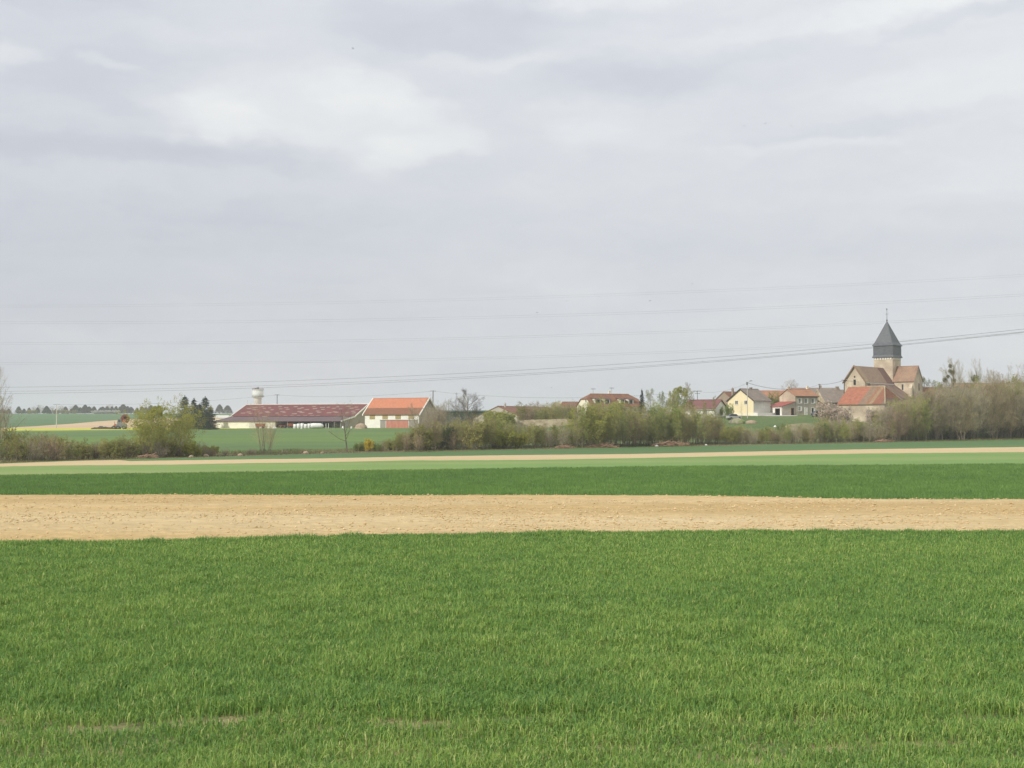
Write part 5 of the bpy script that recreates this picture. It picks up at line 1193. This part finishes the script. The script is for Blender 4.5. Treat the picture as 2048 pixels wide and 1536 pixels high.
# far treeline on the ridge
r = random.Random(5); ridge = [(4, 834, 8), (17, 836, 9), (37, 834, 13), (48, 833, 9), (58, 832, 10), (75, 831, 12), (93, 830, 13), (100, 830, 8), (112, 829, 9), (131, 829, 14), (142, 829, 9), (151, 829, 15), (160, 828, 12), (170, 828, 17), (178, 828, 13), (188, 827, 13), (201, 827, 12), (205, 827, 12), (214, 827, 13), (224, 826, 14), (232, 826, 13), (240, 826, 14), (246, 826, 18), (255, 826, 14), (262, 826, 12), (274, 825, 11), (284, 825, 13), (292, 825, 12), (302, 825, 16), (310, 825, 15), (439, 829, 17), (455, 829, 15)]
for i, (px, pb, hh_) in enumerate(ridge):
    Y = 1560 + r.uniform(-30, 60); z = gz(xx(px, Y), Y) - .3; H = hh_ * mpp(Y) * r.uniform(.95, 1.1)
    lab = 'small dark conifer on the far ridge' if px < 400 else ('rounded far conifer just right of the dark spruce' if px < 445 else 'far conifer nearest to the left slope of the shed roof')
    plant('conifer_tree', r.choice(['far_conifer', 'far_conifer2']), px, Y, H + 1.2, lab, 'tree', 'dark conifers on the far ridge' if px < 400 else None, wide=r.uniform(1.5, 2.3), z=z)
for px, hh_ in ((66, 16), (80, 19), (104, 17), (124, 18), (145, 17), (158, 16), (182, 15), (220, 20), (297, 17), (70, 13), (118, 14), (88, 14)):
    Y = 1620 + r.uniform(-20, 30); plant('bare_tree', 'far_bare', px, Y, hh_ * mpp(Y), 'hazy bare tree among the conifers on the far ridge', 'tree', 'bare trees on the far ridge', wide=r.uniform(1, 1.5), z=gz(xx(px, Y), Y) - .3)
for i, px in enumerate((190, 199, 208, 217, 226, 234)):
    Y = 1470 + 3 * i; plant('shrub', 'shrub_white', px, Y, 4.6, 'white flowering bush below the conifers on the far ridge', 'shrub', 'white flowering bushes on the far ridge', wide=1.5, z=gz(xx(px, Y), Y) - .3)
for i in range(14):
    px = 4 + 150 * (i + r.random()) / 14; Y = 1540; plant('shrub', 'shrub_olive', px, Y, 5, 'olive scrub bush at the foot of the far conifers', 'shrub', 'scrub on the far ridge', wide=1.8, z=gz(xx(px, Y), Y) - .3)

# ------------------------------------------------------------------ poles, wires and cables
def cable(label, pts, rad, cat='cable', name='power_cable', n=60):
    xs = [p[0] for p in pts]; ys = [p[1] for p in pts]; Ys = [p[2] for p in pts]
    # smooth curve through the measured points
    co = np.polyfit(np.array(xs) / 1000.0, ys, 3 if len(pts) > 4 else min(2, len(pts) - 1))
    m = MB(); P_ = []
    for k in range(n + 1):
        px = xs[0] + (xs[-1] - xs[0]) * k / n; P_.append(at(px, float(np.polyval(co, px / 1000.0)), float(np.interp(px, xs, Ys))))
    c = P_[0].copy(); m.tube([p - c for p in P_], rad, 5); o = m.build(name, M['cable'], None, True, loc=c); return tag(o, label, cat)
E = -700, 2600
def near_(ys): # (px, py) measured; depth falls from left to right
    return [(a, b, 760 - 260 * a / 2048) for a, b in ys]
cable('upper dark cable of the three close power lines crossing behind the spire', near_([(-500, 776.5), (0, 772), (500, 764), (760, 755.5), (900, 749), (1200, 732), (1500, 708.5), (1800, 682.7), (2048, 656.5), (2500, 604)]), .062)
cable('middle dark cable of the three close power lines crossing behind the spire', near_([(-500, 784), (0, 779.5), (500, 772.5), (760, 763.5), (900, 756.5), (1200, 739), (1500, 716), (1800, 688), (2048, 661), (2500, 609)]), .050)
cable('lowest dark cable of the three close power lines crossing behind the spire', near_([(-500, 788), (0, 784.5), (500, 776), (760, 766.5), (900, 760), (1200, 742), (1500, 718.5), (1800, 689.5), (2048, 662.5), (2500, 611)]), .058)
HV = [('topmost', [(-500, 608), (0, 608.5), (400, 608), (1050, 595), (1350, 582.5), (1700, 567), (2048, 547.5), (2500, 520)], 4),
      ('second', [(-500, 640), (0, 641), (400, 642), (900, 635.5), (1200, 628), (1500, 615), (1748, 603), (2048, 586), (2500, 558)], 4),
      ('third', [(-500, 681), (0, 682.5), (400, 684), (900, 676.5), (1200, 668), (1500, 656.5), (1748, 643), (2048, 625), (2500, 597)], 3.6),
      ('fourth', [(-500, 722), (0, 723.5), (400, 723.5), (900, 717), (1200, 708.5), (1500, 698), (1748, 682.5), (2048, 662), (2500, 630)], 3.5)]
for nm, pts, dy in HV:
    for q, w_ in ((0, 'upper'), (dy, 'lower')):
        cable('faint %s wire of the %s pair of high power lines' % (w_, nm), [(a, b + q, 900 - 150 * (a / 2048)) for a, b in pts], .028 if nm != 'topmost' else .022)
def pole(label, px, pyt, Y, rad, mat, pyb=None, arms=(), name='telegraph_pole', cat='pole'):
    x = xx(px, Y); zg = gz(x, Y) - .2; H = zz(pyt, Y) - zg
    e = empty(name, (x, Y, zg), 0, label, cat); m = MB(); m.tube([(0, 0, 0), (0, 0, H)], [rad, rad * .7], 8); m.build('post', M[mat], e)
    for dz, w_ in arms:
        m = MB(); m.box(-w_ / 2, -.06, H - dz - .06, w_ / 2, .06, H - dz + .06); a = m.build('crossarm', M['darkmetal'], e)
        for s_ in (-.9, 0, .9):
            m = MB(); m.tube([(s_ * w_ / 2, 0, H - dz + .06), (s_ * w_ / 2, 0, H - dz + .3)], .05, 5); m.build('insulator', M['frame'], a)
    return e, H
pole('pale concrete pole on the edge of the tilled hillside', 113, 808.5, 620, .26, 'concrete', arms=((.1, 3.2),))
pole('thin dark pole rising behind the ridge of the long shed', 554, 789, 600, .20, 'darkmetal', arms=((.15, 2.2),))
pole('dark pole behind the right gable of the orange roofed barn', 866, 781, 560, .24, 'darkmetal', arms=((.2, 2.6),))
pole('thin pale stick standing above the left end of the shed ridge', 495, 800, 640, .10, 'concrete')
e_, H_ = pole('pole with two crossarms left of the brown gabled house', 1395, 781.5, 440, .11, 'darkmetal', arms=((.1, 3.0), (.95, 1.8)))
e_, H_ = pole('tall pale street pole with a lamp before the yellow house', 1495, 764.5, 361, .115, 'concrete', name='street_pole')
m = MB(); m.box(-.28, -.2, H_ - .75, .16, .18, H_ + .05); m.build('switch_box', M['greymetal'], e_)
m = MB(); m.tube([(.1, 0, H_ - .1), (.9, 0, H_ + .35)], .04, 5); lp = m.build('lamp_arm', M['greymetal'], e_)
m = MB(); m.box(.7, -.12, H_ + .32, 1.35, .12, H_ + .46); m.build('lamp_head', M['darkmetal'], lp)
pole('short dark pole above the mossy grey roof', 1639, 768, 440, .15, 'darkmetal', arms=((.1, .9),))
pole('thick dark pole left of the church gable', 1689, 759.5, 380, .17, 'darkmetal', arms=((.1, 1.7),))
pole('small dark post above the pinkish roof of the stone house', 1616, 772.5, 438, .09, 'darkmetal', arms=((.1, .6),))
def wire(label, a, b, sag, rad=.028):
    pa, pb = at(*a), at(*b); m = MB(); m.tube([(pa.lerp(pb, k / 16) - Vector((0, 0, 4 * sag * (k / 16) * (1 - k / 16)))) - pa for k in range(17)], rad, 4)
    return tag(m.build('wire', M['cable'], None, loc=pa), label, 'wire')
wire('thick wire sagging from the street pole to the stone house roof', (1495, 765.5, 361), (1576, 778.5, 375), .5, .045)
wire('wire rising from the stone house roof to the short dark pole', (1578, 778.5, 376), (1639, 768.8, 440), .5)
wire('wire from the short dark pole up to the thick pole by the church', (1639, 768.8, 440), (1689, 760.5, 380), .35, .045)
wire('thin wire from the thick pole to the church gable', (1689, 760.5, 380), (1735, 762.5, 386), .3)
wire('thin wire from the two-armed pole towards the street pole', (1395, 783, 440), (1495, 766, 361), 1.2, .02)
wire('thin wire from the pole behind the shed to the pole by the orange barn', (554, 790, 600), (866, 782, 560), 1.5, .03)
wire('thin wire from the pole by the orange barn towards the two-armed pole', (866, 782.5, 560), (1395, 783, 440), 2.5, .03)
wire('thin wire from the hillside pole to the pole behind the shed', (113, 809, 620), (554, 790, 600), 1.5, .03)

# ------------------------------------------------------------------ birds
bm_ = MB()
bm_.lathe([(.01, -.2), (.05, -.1), (.06, 0), (.04, .1), (.01, .16)], 6)
bm_.v = [(v[0], v[2], v[1]) for v in bm_.v]
for s_ in (-1, 1):
    bm_.prism([(0, -.06, .02), (s_ * .18, -.09, .12), (s_ * .42, .02, .05), (s_ * .2, .04, .13), (0, .08, .02)], (0, 0, .012))
bm_.prism([(0, .12, 0), (.06, .3, 0), (-.06, .3, 0)], (0, 0, .012))
bird = bm_.mesh('bird', M['bird'])
for i, (px, py, s_, lab) in enumerate(((706, 97, 4.6, 'small dark bird high in the sky left of the centre'), (841, 88, 3.4, 'tiny bird high in the sky just right of another one'), (1531, 247, 5.6, 'middle and darkest bird of the row of three'), (1488, 252, 3.8, 'left bird of the row of three'), (1583, 252, 3.2, 'right and faintest bird of the row of three'),
        (1384, 568, 4.0, 'small bird just above the topmost power lines'), (1300, 602, 4.6, 'dark bird between the first and second pair of power lines'), (1134, 602, 4.6, 'small bird just under the topmost wires near the centre'), (1074, 625, 4.2, 'small dark bird just above the second pair of wires'), (1103, 775, 3.6, 'tiny bird low over the wide barn'), (1405, 722.5, 3.4, 'bird flying just under the three close dark cables'), (397, 537, 2.4, 'tiny speck of a bird over the left hills'))):
    o = link(bird, 'bird'); Y = 190 + 7 * i; o.location = at(px, py, Y); k_ = 1.35 * s_ * mpp(Y) / .84; o.scale = (k_,) * 3; o.rotation_euler = (R(vr.uniform(-20, 20)), R(vr.uniform(-25, 25)), R(vr.uniform(-50, 50))); tag(o, lab, 'bird', 'birds in the sky')

# ------------------------------------------------------------------ farmyard things
def spot(px, Y): x = xx(px, Y); return (x, Y, gz(x, Y))
def wheel(parent, x, y, z, r_, w_, name='wheel'):
    t = MB(); seg = 16
    for k in range(seg):
        a0, a1 = 2 * math.pi * k / seg, 2 * math.pi * (k + 1) / seg
        for (ra, ya, rb, yb) in ((r_, y - w_ / 2, r_, y + w_ / 2), (r_, y + w_ / 2, r_ * .55, y + w_ / 2), (r_ * .55, y - w_ / 2, r_, y - w_ / 2)):
            t.face([(x + ra * math.cos(a0), ya, z + ra * math.sin(a0)), (x + ra * math.cos(a1), ya, z + ra * math.sin(a1)), (x + rb * math.cos(a1), yb, z + rb * math.sin(a1)), (x + rb * math.cos(a0), yb, z + rb * math.sin(a0))])
    o = t.build('wheel', M['rubber'], parent)
    h = MB(); h.prism([(x + r_ * .55 * math.cos(2 * math.pi * k / 12), y - w_ / 2 + .03, z + r_ * .55 * math.sin(2 * math.pi * k / 12)) for k in range(12)], (0, w_ - .06, 0)); h.build('rim', M['greymetal'], o); return o
# farm machine with raised dark red chute
x, Y, z = spot(236, 548)
e = empty('farm_machine', (x, Y, z), 0, 'grey farm machine with a raised dark red curved chute in the field', 'farm machine'); k = mpp(Y)
b = MB(); b.prism([(-.6, -1, .7), (3.6, -1, .7), (3.6, -1, 1.9), (2.6, -1, 2.5), (.6, -1, 2.7), (-.6, -1, 1.7)], (0, 2, 0)); b.build('chassis', M['greymetal'], e)
b = MB(); b.prism([(-.3, -.8, 2.3), (1.7, -.8, 2.6), (1.6, -.8, 4.2), (.2, -.8, 4.3)], (0, 1.6, 0)); c = b.build('cab', M['greymetal'], e)
b = MB(); b.box(.35, -.83, 3.0, 1.3, -.79, 4.0); b.build('cab_window', M['glass'], c)
b = MB()
arc = [(1.2, 3.4), (1.6, 4.6), (2.5, 5.6), (3.6, 5.7), (4.3, 4.9), (4.2, 3.6), (3.7, 2.6)]; wd_ = [.45, .95, 1.25, 1.3, 1.2, .7, .4]
for (a, w0), (c2, w1) in zip(zip(arc, wd_), list(zip(arc, wd_))[1:]):
    dx, dz = c2[0] - a[0], c2[1] - a[1]; l_ = math.hypot(dx, dz); nx_, nz_ = -dz / l_, dx / l_
    b.prism([(a[0] - nx_ * w0, -.7, a[1] - nz_ * w0), (c2[0] - nx_ * w1, -.7, c2[1] - nz_ * w1), (c2[0] + nx_ * w1 * .4, -.7, c2[1] + nz_ * w1 * .4), (a[0] + nx_ * w0 * .4, -.7, a[1] + nz_ * w0 * .4)], (0, 1.4, 0))
b.build('chute', M['darkred'], e)
b = MB(); b.prism([(2.0, -.6, 4.1), (2.9, -.6, 4.3), (3.2, -.6, 2.9), (2.4, -.6, 2.5)], (0, 1.1, 0)); b.build('hopper', M['rust'], e)
b = MB(); b.prism([(-1.9, -.7, .6), (-.7, -.7, .6), (-.7, -.7, 1.9), (-1.2, -.7, 2.2), (-1.7, -.7, 1.5)], (0, 1.3, 0)); b.build('engine_hood', M['rust'], e)
b = MB(); b.tube([(-1.4, 0, 1.9), (-1.4, 0, 3.2)], .09, 6); b.build('exhaust', M['darkmetal'], e)
for wx_ in (-1.4, .4, 2.8):
    for wy_ in (-1.2, 1.2): wheel(e, wx_, wy_, .72, .72, .45)
x, Y, z = spot(208, 552); b = MB(); r = random.Random(4)
n_ = 18; prof = [(-5.2 + 10.4 * i / n_, r.uniform(.8, 1.4) * math.sin(math.pi * (.08 + .86 * i / n_)) ** .4) for i in range(n_ + 1)]
for (x0, h0_), (x1, h1_) in zip(prof, prof[1:]):
    b.face([(x0, -1.6, -.2), (x1, -1.6, -.2), (x1, 0, h1_), (x0, 0, h0_)]); b.face([(x0, 0, h0_), (x1, 0, h1_), (x1, 1.6, -.2), (x0, 1.6, -.2)])
tag(b.build('manure_heap', M['manure'], None, loc=(x, Y, z)), 'long low dark heap left of the farm machine', 'heap')
def lump(name, label, cat, px, Y, w_, h, dpt, mat, seed, z=None):
    r = random.Random(seed); b = MB(); n_ = 14; m_ = 5; rows = []
    for j in range(m_ + 1):
        f = j / m_; row = []
        for i in range(n_):
            a = 2 * math.pi * i / n_; rr = math.cos(f * math.pi / 2) * (1 + .18 * (r.random() - .5)); row.append((w_ / 2 * rr * math.cos(a), dpt / 2 * rr * math.sin(a), h * math.sin(f * math.pi / 2) ** .9 * (1 + .1 * (r.random() - .5)) - .15))
        rows.append(row)
    for j in range(m_):
        for i in range(n_): b.face([rows[j][i], rows[j][(i + 1) % n_], rows[j + 1][(i + 1) % n_], rows[j + 1][i]])
    x = xx(px, Y); return tag(b.build(name, M[mat], None, True, loc=(x, Y, gz(x, Y) if z is None else z)), label, cat)
lump('gravel_heap', 'greenish grey gravel heap below the yellow house', 'heap', 1474, 352, 4.6, 1.5, 3, 'gravel', 1)
lump('rubble_heap', 'brownish rubble heap right of the gravel heap', 'heap', 1503, 352, 3.4, .9, 2.4, 'gravel2', 2)
# round bales and silage roll in front of the open shed
for i, (px, lab) in enumerate(((590, 'first upright white wrapped bale from the left'), (597, 'second upright white wrapped bale from the left'), (604, 'third upright white wrapped bale from the left'), (611, 'fourth upright white wrapped bale from the left'), (618, 'fifth upright white wrapped bale, next to the long silage roll'))):
    Y = 508; x = xx(px, Y); z = gz(x, Y); b = MB(); h_ = 1.7 + .15 * (i % 3)
    b.lathe([(.55, -.1), (.66, .06), (.68, h_ * .5), (.66, h_ - .08), (.5, h_)], 14); e = tag(b.build('wrapped_bale', M['wrap'], None, True, loc=(x, Y + .15 * i, z)), lab, 'bale', 'white wrapped bales before the open shed')
x0 = xx(622, 506); x1 = xx(646, 506); zl = gz(x0, 506); b = MB(); b.tube([(0, 0, .95), (.5, 0, 1.0), (x1 - x0 - 1.0, 0, 1.0), (x1 - x0 - .2, 0, .75), (x1 - x0, 0, .5)], [.95, 1.05, 1.05, .75, .3], 14)
tag(b.build('silage_roll', M['wrap'], None, True, loc=(x0, 506, zl)), 'long white silage roll at the right end of the bales', 'silage roll')
def trailer(px, Y, label, w_, h, mat, rz=0, name='trailer'):
    x, Y, z = spot(px, Y); e = empty(name, (x, Y, z), rz, label, 'trailer')
    b = MB(); b.prism([(-w_ / 2, -1.1, .7), (w_ / 2, -1.1, .7), (w_ / 2 + .2, -1.1, h), (-w_ / 2 - .2, -1.1, h)], (0, 2.2, 0)); bd = b.build('box', M[mat], e)
    for q in range(5):
        b = MB(); u = -w_ / 2 + .15 + q * (w_ - .4) / 4; b.box(u, -1.17, .75, u + .1, -1.102, h - .05); b.build('rib', M['darkred'], bd)
    for s_ in (-w_ * .3, w_ * .3): wheel(e, s_, -1.0, .42, .42, .28); wheel(e, s_, 1.0, .42, .42, .28)
    b = MB(); b.box(w_ / 2, -.06, .55, w_ / 2 + 1.3, .06, .68); b.build('drawbar', M['darkmetal'], e)
trailer(521, 518, 'rusty orange tipping trailer before the cream shed wall', 3.4, 2.0, 'rust')
trailer(581, 519, 'small rusty orange trailer under the shed edge left of the bales', 2.0, 1.9, 'rust', R(10))
trailer(566, 521, 'dark red farm trailer in the open shed', 2.6, 1.2, 'darkred')
lump('limestone_heap', 'pale rubble heap between the shed and the orange roofed barn', 'heap', 722, 496, 5.0, 2.2, 3.5, 'gravel2', 5)
for i, (px, Y, w_, h, lab) in enumerate(((537, 515, .7, .6, 'small white sack right of the rusty trailer'), (549, 514, 1.6, .7, 'pair of white sacks left of the open shed front'), (603, 503, .6, .5, 'small white sack in front of the wrapped bales'), (703, 500, .7, .8, 'white tub before the right end of the shed'), (686, 502, .8, .9, 'pale sack beside the lone bare tree'), (357, 520, .8, .9, 'white sack under the yellow-green willows'), (1550, 346, .6, .45, 'white sack on the grass bank below the garage'), (1710, 338, 1.6, .6, 'white sack at the foot of the big hipped barn'))):
    lump('sack', lab, 'sack', px, Y, w_ * 1.2, h * 1.2, .7, 'wrap', 20 + i)
for i, (px, Y, lab) in enumerate(((652, 505, 'left post of the pale gate right of the silage roll'), (657, 505, 'right post of the pale gate right of the silage roll'))):
    x, Y, z = spot(px, Y); b = MB(); b.box(-.09, -.09, -.2, .09, .09, 1.9); tag(b.build('gate_post', M['frame'], None, loc=(x, Y, z)), lab, 'post')
# cars by the houses
def car(px, Y, rz, mat, label):
    x, Y, z = spot(px, Y); e = empty('parked_car', (x, Y, z), rz, label, 'car'); b = MB()
    b.prism([(-2.05, -.82, .35), (2.05, -.82, .35), (2.08, -.82, .75), (1.3, -.82, .92), (-1.9, -.82, .98), (-2.08, -.82, .8)], (0, 1.64, 0)); bd = b.build('body', M[mat], e)
    b = MB(); b.prism([(-1.75, -.72, .97), (1.0, -.72, .93), (.45, -.72, 1.42), (-1.3, -.72, 1.45)], (0, 1.44, 0)); cb_ = b.build('cabin', M['glass'], e)
    b = MB(); b.prism([(-1.3, -.70, 1.452), (.45, -.70, 1.422), (.4, -.70, 1.47), (-1.25, -.70, 1.50)], (0, 1.40, 0)); b.build('roof', M[mat], e)
    for s_ in (-1.3, 1.3):
        for t_ in (-.78, .78): wheel(e, s_, t_, .33, .33, .2)
    for t_ in (-.6, .6):
        b = MB(); b.box(2.02, t_ - .14, .6, 2.1, t_ + .14, .74); b.build('headlight', M['frame'], bd)
car(1468, 358.5, R(20), 'silver', 'silver car parked at the left corner of the yellow house')
car(1637, 364, R(30), 'bluecar', 'dark blue car parked by the right corner of the stone house')
# brushwood heaps along the field margin
def brush(px0, px1, label, n_, seed, hh_=.9, name='brushwood_heap'):
    r = random.Random(seed); px = (px0 + px1) / 2; Y = YB(px) - 1.0; x0, x1 = xx(px0, Y), xx(px1, Y); xc_ = (x0 + x1) / 2; z = gz(xc_, Y); b = MB()
    for k in range(n_):
        x = r.uniform(x0, x1) - xc_; l_ = r.uniform(.8, 2.4); a = r.gauss(0, .22); y = r.uniform(-.7, .7); zz0 = r.uniform(0, hh_) * (1 - abs(x) / (x1 - x0) * 1.2) + .02
        b.tube([(x - l_ / 2, y, zz0), (x, y + r.uniform(-.2, .2), zz0 + r.uniform(0, .15)), (x + l_ / 2, y + r.uniform(-.4, .4), zz0 + l_ * a)], r.uniform(.02, .055), 4)
    tag(b.build(name, M['wood'], None, loc=(xc_, Y, z)), label, 'brushwood')
brush(1308, 1372, 'long heap of cut reddish branches at the foot of the thicket below the bungalow', 170, 1)
brush(1178, 1232, 'heap of cut branches at the foot of the thicket below the half-hipped house', 110, 2, .6)
brush(1112, 1140, 'small heap of cut branches left of a longer heap', 40, 3, .5)
brush(282, 306, 'small heap of pale branches under the yellow-green willows', 60, 4, .5)
brush(1755, 1782, 'small heap of pale branches below the big hipped barn', 45, 5, .5)
for i, (px, w_, lab) in enumerate(((383, .9, 'pale stone on the field edge right of the willows'), (413, 1.1, 'taller pale stone on the field edge below the shed end'), (481, 1.0, 'pale stone on the field edge left of the many-stemmed tree'), (612, 1.2, 'pale flat stone on the field edge below the long shed'), (645, .8, 'small pale stone left of the lone bare tree'), (1313, .9, 'white stone at the left end of the long branch heap'), (1412, .7, 'small white stone on the field edge below the bungalow'))):
    lump('field_stone', lab, 'stone', px, YB(px) - .8, w_, .45 * w_ + .1, .7, 'gravel2' if i < 5 else 'wrap', 40 + i)
HAZE = 0.00018
# ------------------------------------------------------------------ haze
HZ = bpy.data.materials.new('haze_air'); HZ.use_nodes = True; T = HZ.node_tree; T.nodes.clear()
vo = T.nodes.new('ShaderNodeVolumePrincipled'); vo.inputs['Color'].default_value = (.90, .93, 1.0, 1); vo.inputs['Density'].default_value = HAZE
oo = T.nodes.new('ShaderNodeOutputMaterial'); T.links.new(vo.outputs[0], oo.inputs['Volume'])
hb = MB(); hb.box(-3300, -2600, -9, 3300, 3100, 62); tag(hb.build('haze', HZ), 'thin pale haze filling the air over the fields', 'haze', kind='stuff')
